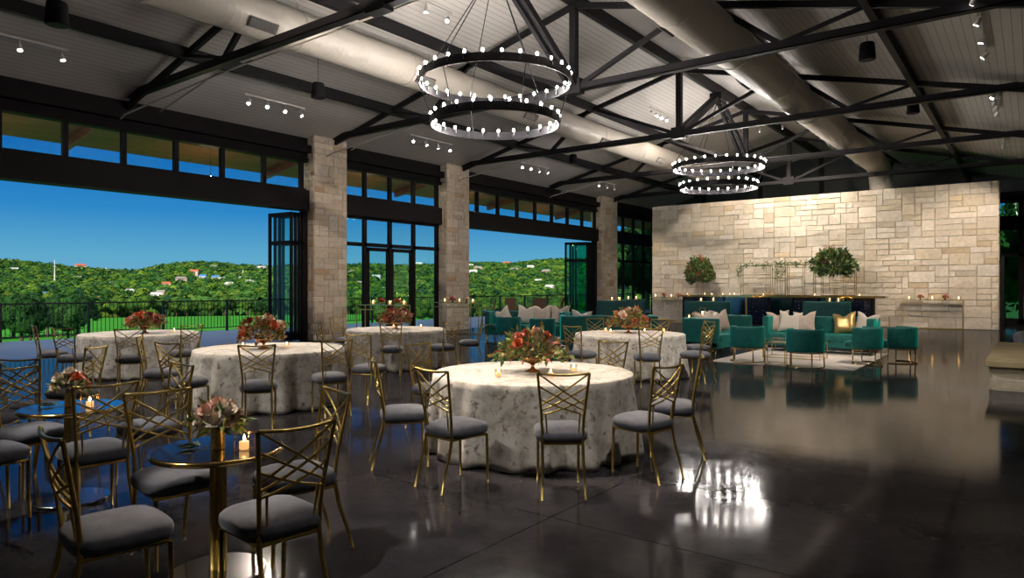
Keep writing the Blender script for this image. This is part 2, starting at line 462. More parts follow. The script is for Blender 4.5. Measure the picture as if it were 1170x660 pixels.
m.box(XG,YE-.15,5.55,XR,YE,5.75); m.build('trim_8','dark',kind=S_)
# header over the end wall glazing beyond the right end of the stone wall
MB().box(SX1+.04,31.25,0,SX1+.16,31.75,2.75).build('trim_9','dark',kind=S_)

# folding glass doors stacked open against the pillars
def bifold(ys, x0, x1):
    for k,(ya,yb) in enumerate(ys):
        A=Vector((x0,ya,0)); B=Vector((x1,yb,0)); d=(B-A); n=d.length; d.normalize()
        f=MB(); g=MB(); s=.05
        def bar(t0,t1,z0,z1,w=.06):
            f.beam(A+d*((t0+t1)/2)+Vector((0,0,z0)),A+d*((t0+t1)/2)+Vector((0,0,z1)),w,t1-t0,up=d) if z1-z0>.3 else \
            f.beam(A+d*t0+Vector((0,0,(z0+z1)/2)),A+d*t1+Vector((0,0,(z0+z1)/2)),w,z1-z0)
        bar(0,.09,.03,3.82); bar(n-.09,n,.03,3.82)
        bar(0,n,.03,.26); bar(0,n,3.70,3.82); bar(0,n,2.86,2.98)
        for z0,z1 in ((.26,2.86),(2.98,3.70)):
            p,q=A+d*.09,A+d*(n-.09); u=d.cross(Vector((0,0,1)))*.006
            g.add([p-u+Vector((0,0,z0)),q-u+Vector((0,0,z0)),q-u+Vector((0,0,z1)),p-u+Vector((0,0,z1)),
                   p+u+Vector((0,0,z0)),q+u+Vector((0,0,z0)),q+u+Vector((0,0,z1)),p+u+Vector((0,0,z1))],
                  [(0,1,2,3),(7,6,5,4),(0,4,5,1),(2,6,7,3),(1,5,6,2),(3,7,4,0)])
        door(f,g,'tintglass' if ya>20 else 'glass')
bifold([(12.20,12.10),(12.34,12.28),(12.47,12.43),(12.58,12.56)],-17.35,-18.38)
bifold([(29.05,28.75),(29.25,29.18),(29.45,29.42),(29.72,29.70)],-17.35,-18.50)
m=MB(); m.box(XG-.1,12.62,0,XG+.12,12.76,HZ0); m.box(XG-.1,19.88,0,XG+.12,20.0,HZ0); m.box(XG-.1,29.8,0,XG+.12,29.98,HZ0); m.box(XG-.1,1.2,0,XG+.12,1.35,HZ0)
m.build('trim_10','dark',kind=S_)

# --- porch roof, patio, guard rail
m=MB(); z0=5.93; z1=5.44
for x0,x1,za,zb in ((XG-.2,-20.6,5.86,5.42),):
    m.add([(x0,-2,za),(x1,-2,zb),(x1,46,zb),(x0,46,za),(x0,-2,za+.2),(x1,-2,zb+.2),(x1,46,zb+.2),(x0,46,za+.2)],
          [(0,3,2,1)[::-1],(4,5,6,7)[::-1],(0,1,5,4),(1,2,6,5),(2,3,7,6),(3,0,4,7)])
m.build('roof_overhang','wood',kind=S_)
m=MB()
for y in (7.4,13.4,19.3,25.2,31.0): m.beam((XG-.2,y,5.76),(-20.55,y,5.34),.14,.2)
m.build('trim_11','wood',kind=S_)
for k,y in enumerate((4.7,10.6,16.5,22.4,28.3)):
    t=thing('pendant_lamp','small bare bulb hanging under the porch roof, %s bay from the near end'%('first','second','third','fourth','fifth')[k],'lamp',(-19.,y,4.80),0,'porch pendant bulbs')
    q=MB(); q.lathe([(.0,-.07),(.03,-.055),(.042,-.02),(.03,.02),(.015,.04)],12,cap=False); q.build('bulb','porchbulb',t,smooth=True)
    q=MB(); q.lathe([(.018,.03),(.02,.09),(.006,.10)],10); q.tube([(0,0,.1),(0,0,.83)],.005,5); q.build('cord','dark',t)
MB().box(-24.2,-6,-.5,XG-.05,50,-.012).build('patio','patio',kind=S_)
fx=-24.0
fn=thing('guard_rail','black metal picket guard rail along the patio edge','railing',(fx,0,0))
m=MB(); m.beam((0,-5,1.10),(0,49,1.10),.05,.045); m.beam((0,-5,.12),(0,49,.12),.03,.035); m.build('rail','fence',fn)
y=-4.85
for k in range(23):
    MB().box(-.035,-.035,-.02,.035,.035,1.14).build('post','fence',fn).location=(0,y,0)
    pk=MB()
    if k<22:
        for j in range(1,19): pk.box(-.008,j*2.36/19-.008,.1,.008,j*2.36/19+.008,1.09)
        pk.build('picket_panel','fence',fn).location=(0,y,0)
    y+=2.36

# --- roof frame: purlins, trusses
for x in (-14.6,-11.5,XM,-5.44,-2.34):
    z=roof(x)-.16
    MB().beam((x,YB,z),(x,YE,z),.13,.25 if x!=XM else .32).build('beam','black',kind=S_)
MB().beam((.45,YB,roof(.45)-.16),(.45,YE,roof(.45)-.16),.16,.28).build('beam','black',kind=S_)
ZT=6.2
def truss(y):
    t=empty('roof_truss',(0,y,0)); t['kind']=S_
    m=MB()
    m.beam((XL-.35,-.05,ZT),(XR,-.05,ZT),.06,.16); m.beam((XL-.35,.05,ZT),(XR,.05,ZT),.06,.16)
    m.beam((XL-.35,0,ZT-.07),(XR,0,ZT-.07),.16,.025)
    m.build('tie_beam','black',t)
    for sx in (-1,1):
        xe=XM+sx*8.95
        MB().beam((XM,0,roof(XM)-.30),(xe,0,roof(xe)-.13),.09,.13).build('rafter','black',t)
        MB().beam((XM+sx*.15,0,ZT+.05),(XM+sx*3.0,0,roof(XM+3)-.2),.08,.10).build('brace','black',t)
        MB().beam((XM+sx*4.6,0,ZT+.06),(XM+sx*3.15,0,roof(XM+3.1)-.2),.09,.11).build('brace','black',t)
        MB().beam((XM+sx*4.55,0,ZT+.04),(XM+sx*6.1,0,roof(XM+6.1)-.22),.06,.07).build('brace','black',t)
    MB().beam((XM,0,ZT),(XM,0,roof(XM)-.2),.16,.16).build('king_post','black',t)
    m=MB()
    m.box(XM-.22,-.11,ZT-.14,XM+.22,.11,ZT+.2); m.build('gusset_plate','black',t)
    return t
TY=[1.7,7.6,13.55,19.5,25.5,31.2]
for y in TY: truss(y)
# paired ridge braces that carry the chandeliers
def vbrace(y0,y1,ym):
    m=MB()
    for y in (y0,y1):
        s=1 if y>ym else -1
        for dx in (-.09,.09): m.beam((XM+dx,y-s*.1,ZT+.1),(XM+dx,ym+s*.1,8.0),.09,.16)
    m.box(XM-.2,ym-.25,7.9,XM+.2,ym+.25,8.12)
    m.build('trim_%d'%(12 if y0<10 else 13),'black',kind=S_)
vbrace(7.6,13.55,10.66); vbrace(19.5,25.5,22.7)
# thin conduits
m=MB()
for y in (8.2,14.1,20.1,26.1):
    m.tube([(XL+.1,y,5.9),(-14.6,y+.05,6.35),(XM,y+.1,6.45),(0,y,6.3)],.018,6)
    m.tube([(XL+.05,y-.9,5.55),(XL+.25,y-.9,5.62),(-13.2,y+.1,6.42)],.02,6)
m.build('trim_14','conduit',kind=S_)

# --- spiral ducts
def duct(x,z,r,y0,y1,bend,label):
    t=thing('air_duct',label,'air duct',(0,0,0))
    m=MB(); pts=[(x,y,z) for y in np.arange(y0,y1,.5)]
    n=len(pts)
    if bend:
        for a in range(1,10):
            th=PI/2*a/9; pts.append((x,pts[n-1][1]+1.25*math.sin(th),z-1.25*(1-math.cos(th))))
        pts.append((x,pts[-1][1],z-2.6))
    m.tube(pts,r,36); m.build('duct_body','duct',t,smooth=True)
    for y in np.arange(y0+1.2,y1-1,3.05):
        m=MB(); m.tube([(x,y-.05,z),(x,y+.05,z)],r+.012,36); m.build('joint_band','duct',t,smooth=False)
    for y in np.arange(y0+3.6,y1-1.5,4.4):
        th=R(-38) if x<XM else R(218)
        c=Vector((x+math.cos(th)*r,y,z+math.sin(th)*r)); nn=Vector((math.cos(th),0,math.sin(th))); tt=Vector((-math.sin(th),0,math.cos(th)))
        g=MB(); g.beam(c-Vector((0,.3,0))+nn*.01,c+Vector((0,.3,0))+nn*.01,.2,.05,up=nn)
        v=g.build('vent_grille','ventgrey',t)
        f=MB()
        for k in range(-9,10):
            q=c+Vector((0,.03*k,0))+nn*.04; f.beam(q-tt*.085,q+tt*.085,.006,.02,up=nn)
        f.build('vent_slat','conduit',v)
    for y in np.arange(y0+1.2,y1-1,3.05):
        h=MB(); h.tube([(x,y,z+r-.02),(x,y,roof(x)-.02)],.008,5); h.build('hanger','conduit',t)
def duct_mat():
    m=mat('duct_paint',(.55,.50,.44),.42); t,N,L,b=nt(m)
    v=coords(N,L); sx=N.new('ShaderNodeSeparateXYZ'); L.new(v,sx.inputs[0])
    at=N.new('ShaderNodeMath'); a=math_(N,L,'DIVIDE',sx.outputs[1],.14)
    a=math_(N,L,'ADD',a,math_(N,L,'MULTIPLY',sx.outputs[0],.25))
    a=math_(N,L,'FRACT',a); g=math_(N,L,'ABSOLUTE',math_(N,L,'SUBTRACT',a,.5)); g=math_(N,L,'GREATER_THAN',g,.43)
    bump(N,L,b,g,1.,.025)
    return m
M['duct']=duct_mat(); M['ventgrey']=mat('vent_grey',(.10,.095,.09),.6)
duct(-12.05,6.86,.40,YB+.2,33.5,False,'large white round air duct hung along the window side of the ceiling')
duct(-5.15,6.74,.45,YB+.2,32.0,True,'large white round air duct that bends down behind the stone wall')
# ------------------------------------------------------------------ lattice-back gold chair
def make_chair():
    t=thing('dining_chair','x','chair')
    hw=lambda w:.163+.034*w
    yy=lambda w:-.205-.06*w
    zz=lambda w:.62+.33*w
    def P(u,w): return Vector((u*hw(w), yy(w)-.028*(1-u*u), zz(w)))
    m=MB(); m.quadric((0,.0,.455),.208,.218,.075,.80,.45,32,15)
    s=m.build('seat','seat',t,smooth=True)
    m=MB(); m.tube([(-.165,.178,.40),(.165,.178,.40),(.155,-.185,.40),(-.155,-.185,.40)],.011,6,closed=True)
    m.build('seat_frame','gold',t)
    for sx in (-1,1):
        m=MB(); m.tube([(sx*.166,.182,.40),(sx*.166,.186,.2),(sx*.167,.192,0)],[.0125,.012,.010],8); m.build('leg','gold',t,smooth=True)
        m=MB(); pts=[(sx*.165,-.300,0),(sx*.160,-.262,.14),(sx*.156,-.212,.29),(sx*.155,-.188,.42),(sx*.157,-.192,.52)]
        pts+=[P(sx,w) for w in (0,.25,.5,.75,1.)]
        m.tube(pts,[.010,.0115,.0125,.0125,.012,.0115,.011,.011,.011,.011],8); m.build('leg','gold',t,smooth=True)
    m=MB()
    def bar(w0,w1,sx,r=.0075):
        pts=[]
        for k in range(9):
            a=k/8; u=-1+2*a; pts.append(P(sx*u, w0+(w1-w0)*a-.03*math.sin(PI*a)))
        m.tube(pts,r,6)
    for sx in (-1,1):
        bar(1.,.24,sx); bar(.70,.12,sx); bar(.40,.02,sx)
    m.tube([P(-1+k/4,1-.035*math.sin(PI*k/8)) for k in range(9)],.0095,6)
    for sx in (-1,1): m.tube([P(sx*.80,.06),(sx*.118,-.19,.44)],.007,6)
    m.build('backrest','gold',t,smooth=True)
    return t
chair=Proto(make_chair)
def chairs(group, center, lst):
    for (x,y,tgt,label) in lst:
        rx,ry=x-center[0],y-center[1]; rd=math.hypot(rx,ry)
        if group==G_ and rd<1.37: x,y=center[0]+rx/rd*1.37,center[1]+ry/rd*1.37
        if tgt is None: dx,dy=center[0]-x,center[1]-y
        else: dx,dy=tgt
        chair((x,y,0),face(dx,dy),label,group)
TA,TB,TC,TD,TE=(-4.02,5.65),(-8.5,5.62),(-13.22,6.0),(-10.36,9.75),(-5.92,11.4)
G_='chairs around the clothed round tables'
chairs(G_,TA,[
 (-2.99,4.58,(-.62,.78),'gold lattice chair seen squarely from behind at the nearest floral-clothed table'),
 (-3.75,4.20,(.12,1),'gold chair turned slightly right in front of the nearest clothed table'),
 (-4.51,4.49,(.62,.78),'gold chair in profile pulled away from the window side of the nearest clothed table'),
 (-5.32,5.66,None,'gold chair seen edge-on behind the far window-side rim of the nearest clothed table'),
 (-4.02,7.05,None,'gold chair whose lattice back shows above the far rim of the nearest clothed table'),
 (-2.83,6.14,None,'gold chair tucked close to the nearest clothed table, second from the open floor side'),
 (-2.66,5.36,None,'gold chair turned sideways on the open floor side of the nearest clothed table')])
chairs(G_,TB,[
 (-7.17,4.59,None,'gold chair with back to camera at the clothed table beside the folded glass doors'),
 (-7.10,5.55,(-1,.35),'gold chair on the room side of the clothed table before the first stone pillar'),
 (-7.53,6.40,(-.3,1),'gold chair standing loose in the aisle between the two middle clothed tables'),
 (-8.13,4.22,None,'gold chair at the near window-side rim of the clothed table by the folded glass doors'),
 (-9.16,4.60,None,'gold chair between the two window-side clothed tables, facing the one by the folded doors')])
chairs(G_,TC,[
 (-11.45,5.05,None,'gold chair with back to camera at the clothed table nearest the terrace'),
 (-12.38,4.60,None,'gold chair with pale lit edge, its seat against the cloth of the terrace-end table'),
 (-13.45,4.72,None,'gold chair at the terrace edge, behind another chair at the terrace-end table'),
 (-11.72,6.05,None,'gold chair facing the terrace-end table from the side by the second table'),
 (-12.2,7.15,None,'gold chair at the far pillar side of the terrace-end table, seen against the lawn'),
 (-14.45,6.75,None,'gold chair behind the terrace-end table with only its lattice top above the cloth')])
chairs(G_,TD,[
 (-9.46,8.80,None,'gold chair with back to camera at the clothed table before the glazed doors'),
 (-8.93,9.60,None,'gold chair at the room side of the table before the glazed doors, nearer one'),
 (-9.25,10.75,None,'farther gold chair at the table before the glazed doors, toward the second pillar'),
 (-10.75,8.55,None,'gold chair facing the table before the glazed doors from its near window side'),
 (-11.85,9.65,None,'gold chair before the first stone pillar, facing the table by the glazed doors')])
chairs(G_,TE,[
 (-5.02,10.28,None,'gold chair with back to camera at the farthest clothed table'),
 (-6.10,10.17,None,'gold chair at the near rim of the farthest clothed table, toward the windows'),
 (-6.95,10.80,None,'gold chair on the window side of the farthest clothed table'),
 (-7.10,12.35,None,'gold chair behind the flowers on the farthest clothed table'),
 (-6.05,12.75,None,'gold chair facing camera behind the farthest clothed table near the stone wall'),
 (-5.12,12.40,None,'farther gold chair of two between the farthest clothed table and the green sofa'),
 (-4.74,11.20,None,'nearer gold chair of two between the farthest clothed table and the green sofa')])
G2='chairs around the gold café tables'
chairs(G2,(-3.63,2.07),[
 (-3.45,1.46,(.12,.98),'gold chair nearest the camera at the closest café table, back toward the windows'),
 (-3.02,2.00,None,'gold chair showing its large lattice back at the open side of the closest café table'),
 (-3.56,2.52,(-.25,-1),'gold chair with bright lattice behind the rose bunch table, facing the camera side'),
 (-4.10,2.06,(.99,-.12),'gold chair between the two café tables facing the nearest one')])
chairs(G2,(-5.76,2.12),[
 (-5.22,2.06,None,'gold chair in front of the second café table, its back toward the camera'),
 (-6.27,2.03,None,'gold chair drawn under the second café table from the window side'),
 (-5.72,1.58,None,'gold chair cut by the picture edge in front of the second café table'),
 (-5.74,2.68,None,'gold chair with bright wedge-shaped back at the far side of the second café table'),
 (-7.50,2.45,(-.65,.75),'gold chair with wide dark lattice back behind the second café table'),
 (-7.30,2.00,(-.5,.85),'gold chair at the picture edge behind the second café table'),
 (-8.38,3.09,(-.8,-.6),'gold chair seen edge-on just behind the flowers of the second café table')])

# ------------------------------------------------------------------ round tables and their cloths
def drape(mb, shape, top, ztop, hem, seed, amp, nf, flare=.05, n=220):
    r_=random.Random(seed); ph=[r_.uniform(0,2*PI) for _ in range(4)]
    def fold(a): return .5*math.sin(nf*a+ph[0]+.8*math.sin(2*a+ph[3]))+.3*math.sin((nf*.6//1)*a+ph[1])+.2*math.sin((nf*1.7//1)*a+ph[2])
    rows=[(0.001,0),(.35,0),(.7,0),(.93,0),(.985,-.002),(1.,-.012)]
    k=12
    def fn(u,v):
        a=2*PI*u; j=round(v*(len(rows)+k-1)); sx,sy=shape(a)
        if j<len(rows):
            s,z=rows[j]; return (sx*s*top,sy*s*top,ztop+z)
        q=(j-len(rows)+1)/k; nrm=1/math.hypot(sx,sy)
        off=flare*q**1.3+amp*fold(a)*q**.8*(1-.15*q)
        z=ztop-.012-(ztop-.012-hem)*q
        return (sx*top+sx*nrm*off, sy*top+sy*nrm*off, z+(.012*fold(a+1) if q==1 else 0))
    mb.grid(fn,n,len(rows)+k,True)
circ=lambda a:(math.cos(a),math.sin(a))
def make_table():
    t=thing('round_table','x','table')
    m=MB(); m.lathe([(.96,.695),(.97,.70),(.97,.735),(.96,.74)],48); m.build('tabletop','wood',t)
    for k in range(4):
        a=PI/4+k*PI/2; m=MB(); m.tube([(.6*math.cos(a),.6*math.sin(a),.695),(.66*math.cos(a),.66*math.sin(a),0)],.016,8); m.build('leg','black',t,smooth=True)
    return t
rtable=Proto(make_table)
CL=[('A',TA,'the nearest table on the floor'),('B',TB,'the table beside the folded glass doors'),('C',TC,'the table closest to the terrace edge'),
    ('D',TD,'the table before the glazed double doors'),('E',TE,'the farthest table, in front of the lounge')]
for k,(q,c,w) in enumerate(CL):
    rtable((c[0],c[1],0),.3*k,'round banquet table hidden under the cloth of %s'%w,'round banquet tables')
    m=MB(); drape(m,circ,1.0,.752,.012,40+k,.10,17,.05)
    o=m.build('tablecloth','cloth',smooth=True,solid=.004); o.location=(c[0],c[1],0); o.rotation_euler=(0,0,.7*k)
    tag(o,'floor-length floral linen cloth over %s'%w,'tablecloth','floral round tablecloths')

def make_cafe():
    t=thing('cafe_table','x','table'); 
    m=MB(); m.lathe([(.335,-.004),(.348,0),(.352,.012),(.348,.024),(.338,.027)],64,(0,0,.676)); m.build('rim','gold2',t,smooth=True)
    m=MB(); m.lathe([(.338,.699),(.338,.705)],64); m.build('tabletop','mirror_top',t)
    m=MB(); m.tube([(-.028,0,.015),(-.028,0,.68)],.026,16); m.tube([(.028,0,.015),(.028,0,.68)],.026,16); m.build('pole','gold',t,smooth=True)
    m=MB(); m.lathe([(.252,0),(.255,.004),(.255,.020),(.248,.024)],48); m.build('base','mirror_top',t)
    return t
M['mirror_top']=mat('smoked_mirror_top',(.30,.30,.31),.13,1.)
cafe=Proto(make_cafe)
cafe((-3.63,2.07,0),R(15),'round gold café table with cut roses, closest to the camera','gold café tables')
cafe((-5.76,2.12,0),R(50),'round gold café table with flowers behind the closest one, by the windows','gold café tables')

# ------------------------------------------------------------------ flowers and candles
def leafblade(mb,p,d,L,w,col,rng,curl=.25):
    d=Vector(d).normalized(); u=Vector((rng.uniform(-1,1),rng.uniform(-1,1),rng.uniform(-.3,1))); sx=d.cross(u)
    if sx.length<1e-3: sx=d.cross(Vector((1,0,0)))
    sx.normalize(); n=sx.cross(d); p=Vector(p)
    a=p; b=p+d*L*.45+n*L*curl*.25; c=p+d*L-n*L*curl*.3
    mb.add([a,b+sx*w*.5-n*w*.15,b,b-sx*w*.5-n*w*.15,c],[(0,1,2),(0,2,3),(1,4,2),(2,4,3)],col)
def pick(pal,rng,j=.25):
    c=rng.choice(pal); k=rng.uniform(1-j,1+j); return (c[0]*k,c[1]*k,c[2]*k)
GREEN=[(.08,.15,.03),(.13,.22,.05),(.20,.26,.05),(.05,.11,.03)]
AUT=[(.16,.18,.03),(.28,.24,.05),(.36,.15,.04),(.42,.09,.03),(.10,.14,.03),(.25,.30,.07),(.20,.06,.03)]
def foliage(rx,ry,rz,cz,n,pal,seed,L=.09,w=.035,low=-.25,name='foliage',parent=None):
    rng=random.Random(seed); m=MB()
    for k in range(n):
        while True:
            d=Vector((rng.gauss(0,1),rng.gauss(0,1),rng.gauss(0,1)))
            if d.length>.1:
                d.normalize()
                if d.z>low: break
        s=rng.uniform(.35,1.)**.6*(1+.38*noise.noise(d*1.7+Vector((seed*3.1,0,0))))
        p=Vector((d.x*rx*s,d.y*ry*s,cz+d.z*rz*s))
        dd=(d+Vector((rng.gauss(0,.45),rng.gauss(0,.45),rng.gauss(0,.45))))
        leafblade(m,p,dd,L*rng.uniform(.7,1.4),w*rng.uniform(.7,1.3),pick(pal,rng),rng)
    for k in range(26):   # stems
        a=rng.uniform(0,2*PI); e=rng.uniform(.1,1.3); s=rng.uniform(.6,1.05)
        q=Vector((math.cos(a)*math.cos(e)*rx*s,math.sin(a)*math.cos(e)*ry*s,cz+math.sin(e)*rz*s))
        m.tube([(0,0,cz-.03),q*.5+Vector((0,0,cz*.3+.02)),q],.0025,4,col=(.10,.09,.03))
    return m.build(name,'leaf',parent)
def rose_mesh(col,col2,seed=1,size=.035):
    rng=random.Random(seed); m=MB(); ga=2.39996; n=20
    for k in range(n):
        t=k/(n-1); a=k*ga+rng.uniform(-.1,.1); Rr=size*(.16+.86*t); H=size*(1.25-.62*t**1.5); wd=2.3-.9*t; dz=-size*.15*t
        def fn(u,v):
            x=(u-.5)*2; ang=a+x*wd*.5*(.55+.45*math.sin(PI*min(1,.15+.75*v))); rr=Rr*(.30+.70*math.sin(min(1.,v*1.15)*PI*.5))
            if t>.35: rr+=size*.30*t*max(0,v-.6)**1.2*2.2
            z=H*(v-.10*max(0,v-.7)*3*t)-size*.20*x*x*v*(.4+.6*t)+dz
            return (rr*math.cos(ang),rr*math.sin(ang),z)
        k2=.86+.14*t; c=[(col[i]*(1-t)+col2[i]*t)*k2 for i in range(3)]
        m.grid(fn,7,6,col=tuple(c))
    m.lathe([(size*.1,-size*.2),(size*.75,-.1*size),(size*.85,.1*size)],12,col=tuple(x*.7 for x in col))
    me=m.build('tmp_rose','petal',smooth=True).data
    o=bpy.data.objects['tmp_rose']; bpy.data.objects.remove(o); me.name='rose'; return me
ROSES={'pink':rose_mesh((.75,.20,.16),(.80,.33,.27),1),'blush':rose_mesh((.80,.46,.34),(.90,.70,.58),2),'cream':rose_mesh((.80,.66,.50),(.92,.84,.72),3),
       'coral':rose_mesh((.65,.14,.05),(.72,.22,.09),4),'wine':rose_mesh((.22,.02,.03),(.34,.04,.05),5)}
for k_,me_ in ROSES.items(): me_.use_fake_user=False
def bloom(parent,kind,p,d,s):
    o=bpy.data.objects.new('rose',ROSES[kind]); COL.objects.link(o); o.parent=parent; o.location=p
    o.rotation_mode='QUATERNION'; o.rotation_quaternion=Vector((0,0,1)).rotation_difference(Vector(d).normalized())
    o.scale=(s,s,s); return o
def centerpiece(loc,label,rx,rz,pal,roses,seed,bowl='copper',protea=False,wisps=0,group='floral centrepieces in footed bowls',n=620):
    rng=random.Random(seed); t=thing('floral_centerpiece',label,'flowers',loc,0,group)
    m=MB(); m.lathe([(.078,0),(.080,.006),(.06,.014),(.022,.03),(.016,.06),(.03,.078),(.09,.098),(.125,.128),(.132,.150),(.126,.150),(.115,.13),(.0,.11)],36)
    m.build('bowl',bowl,t,smooth=True)
    foliage(rx,rx,rz,.17,n,pal,seed,.066,.036,-.2,parent=t)
    if wisps:
        m=MB()
        for k in range(wisps):
            a=rng.uniform(0,2*PI); e=rng.uniform(.1,1.); L=rng.uniform(1.1,1.6)*rx
            q=Vector((math.cos(a)*math.cos(e)*L,math.sin(a)*math.cos(e)*L,.18+math.sin(e)*L*.55))
            mid=q*.55+Vector((0,0,.12)); m.tube([(0,0,.15),mid,q,q+Vector((q.x*.12,q.y*.12,-.04))],[.003,.003,.002,.0015],4,col=(.30,.17,.07))
            for j in range(5): leafblade(m,mid.lerp(q,j/5),q-mid+Vector((rng.gauss(0,.1),rng.gauss(0,.1),.05)),.07,.012,(.32,.20,.08),rng)
        m.build('grass_plumes','leaf',t)
    for k in range(roses[1]):
        kind=roses[0][k%len(roses[0])]
        a=rng.uniform(0,2*PI); e=rng.uniform(.05,1.4); s=rng.uniform(.95,1.12)
        d=Vector((math.cos(a)*math.cos(e),math.sin(a)*math.cos(e),math.sin(e)))
        bloom(t,kind,(d.x*rx*s*.85,d.y*rx*s*.85,.18+d.z*rz*s*.92),d+Vector((0,-.1,.15)),rng.uniform(1.2,1.9))
    if protea:
        for (p,s,nm,c0,c1,tilt) in (((.135,-.10,.30),1.0,'protea',(.42,.36,.20),(.28,.22,.12),(.25,-.1,1)),((-.16,-.13,.27),.8,'artichoke_bloom',(.34,.38,.10),(.24,.30,.07),(-.4,-.3,1))):
            m=MB(); r2=random.Random(3)
            for i in range(14):
                z=i/13; rr=(.045*math.sin(PI*min(1,.12+z*.82))**.7)*(1 if nm=='protea' else 1.15); hh=.13 if nm=='protea' else .09
                for j in range(12):
                    a=2*PI*(j+.5*(i%2))/12; b=Vector((rr*math.cos(a),rr*math.sin(a),z*hh))
                    leafblade(m,b*.92,Vector((math.cos(a)*.5,math.sin(a)*.5,1)),.03,.018,tuple(c0[q]*(1-z)+c1[q]*z for q in range(3)),r2,.5)
            m.lathe([(.045*math.sin(PI*min(1,.12+z/8*.82))**.7*.93,z/8*(.13 if nm=='protea' else .09)) for z in range(9)],14,col=c0)
            o=m.build(nm,'leaf',t); o.location=p; o.scale=(s,s,s)
            o.rotation_mode='QUATERNION'; o.rotation_quaternion=Vector((0,0,1)).rotation_difference(Vector(tilt).normalized())
    return t
CZ_=.7545
centerpiece((TA[0]+.02,TA[1]-.03,CZ_),'pink and green flowers with a tall protea in copper bowl on the nearest table',.36,.20,AUT+GREEN,(['pink','blush','pink','coral'],13),11,protea=True)
centerpiece((TB[0]+.02,TB[1]-.12,CZ_),'rounded rust and pink bouquet on the table beside the folded glass doors',.30,.27,AUT,(['blush','coral','wine','cream'],12),12)
centerpiece((TC[0]+.2,TC[1],CZ_),'red bouquet with wispy grass plumes on the table closest to the terrace',.30,.20,AUT+[(.20,.03,.02)],(['coral','pink','wine'],13),13,wisps=22)
centerpiece((TD[0]+.05,TD[1]-.05,CZ_),'crimson and blush bouquet on the table before the glazed double doors',.32,.24,AUT+[(.20,.02,.02),(.25,.03,.03)],(['wine','coral','pink','blush'],15),14)
centerpiece((TE[0]-.05,TE[1]+.05,CZ_),'orange and yellow-green bouquet on the farthest table before the lounge',.34,.26,AUT+[(.30,.22,.05)],(['coral','cream','coral','blush'],14),15,wisps=4)

def make_votive():
    t=thing('votive_candle','x','candle')
    m=MB(); m.lathe([(.030,0),(.032,.004),(.036,.075),(.034,.075),(.030,.008),(0,.006)],20,cap=False); m.build('glass_cup','clear',t,smooth=True)
    m=MB(); m.lathe([(.027,.008),(.029,.042),(0,.044)],16); m.build('wax','wax',t,smooth=True)
    m=MB(); m.lathe([(0,.045),(.006,.052),(.0065,.058),(.003,.070),(0,.078)],10,cap=False); m.build('flame','flame',t,smooth=True)
    return t
votive=Proto(make_votive)
def votives(lst,group):
    for (x,y,z,lab) in lst: votive((x,y,z),0,lab,group)
GV='lit votive candles on the clothed tables'
votives([(-4.03,5.10,CZ_,'lit votive candle at the window side of the nearest table'),
 (-3.62,5.38,CZ_,'lit votive candle in front of the copper bowl stem on the nearest table'),
 (-3.66,5.85,CZ_,'lit votive candle on the open-floor side of the nearest table'),
 (-8.38,5.80,CZ_,'lit votive candle beside the bouquet foot on the table by the folded glass doors'),
 (-8.75,5.35,CZ_,'lit votive candle hidden by the chair back on the table by the folded doors'),
 (-12.85,6.45,CZ_,'lit votive candle on the table closest to the terrace'),
 (-10.75,10.05,CZ_,'lit votive candle on the pillar side of the table before the glazed doors'),
 (-10.05,10.15,CZ_,'lit votive candle on the room side of the table before the glazed doors'),
 (-6.45,11.45,CZ_,'lit votive candle first from the window side on the farthest table'),
 (-6.18,11.15,CZ_,'lit votive candle second from the window side on the farthest table'),
 (-5.72,11.60,CZ_,'lit votive candle just past the bouquet foot on the farthest table'),
 (-5.45,11.85,CZ_,'lit votive candle at the lounge end of the farthest table')],GV)

# café table settings: rose bunch in a little gold vase, glass candle cube, leaf sprig
def bunch(loc,label,kinds,seed):
    rng=random.Random(seed); t=thing('rose_vase',label,'flowers',loc,0,'rose bunches on the café tables'); t.scale=(1.28,1.28,1.28)
    m=MB(); m.lathe([(.026,0),(.03,.003),(.030,.01),(.028,.08),(.031,.085),(.028,.083),(.025,.01),(0,.008)],20,cap=False); m.build('vase','goldmosaic',t,smooth=True)
    foliage(.085,.085,.05,.12,70,GREEN+AUT[:2],seed,.06,.03,-.5,parent=t)
    pts=[(0,0,.205),(.05,.01,.185),(-.05,.01,.185),(.01,-.052,.182),(-.01,.052,.185),(.048,-.045,.150),(-.05,-.042,.148),(.05,.045,.150),(-.048,.048,.150),(.0,-.068,.135),(.066,.0,.14),(-.066,.0,.14)]
    for k,p in enumerate(pts): bloom(t,kinds[k%len(kinds)],Vector(p)-Vector((0,0,.02)),Vector((p[0],p[1],.09)),rng.uniform(1.0,1.2))
    return t
M['goldmosaic']=noisy('gold_mosaic',(.45,.30,.08),(.85,.62,.25),90,.25,.9)
def cube(loc,rz,label):
    t=thing('candle_cube',label,'candle holder',loc,rz,'glass candle cubes on the café tables')
    s,h=.042,.088
    m=MB()
    for (x0,y0,x1,y1) in ((-s,-s,s,-s+.003),(-s,s-.003,s,s),(-s,-s+.003,-s+.003,s-.003),(s-.003,-s+.003,s,s-.003)): m.box(x0,y0,.003,x1,y1,h)
    m.build('glass_box','clear',t)
    m=MB()
    for z in (.002,h): m.tube([(-s,-s,z),(s,-s,z),(s,s,z),(-s,s,z)],.002,4,closed=True)
    for x in (-s,s):
        for y in (-s,s): m.tube([(x,y,.002),(x,y,h)],.002,4)
    m.build('frame','copper',t)
    m=MB(); m.lathe([(.026,.004),(.026,.045),(0,.047)],16); m.build('wax','wax',t,smooth=True)
    m=MB(); m.lathe([(0,.048),(.007,.056),(.0075,.062),(.003,.076),(0,.084)],10,cap=False); m.build('flame','flame',t,smooth=True)
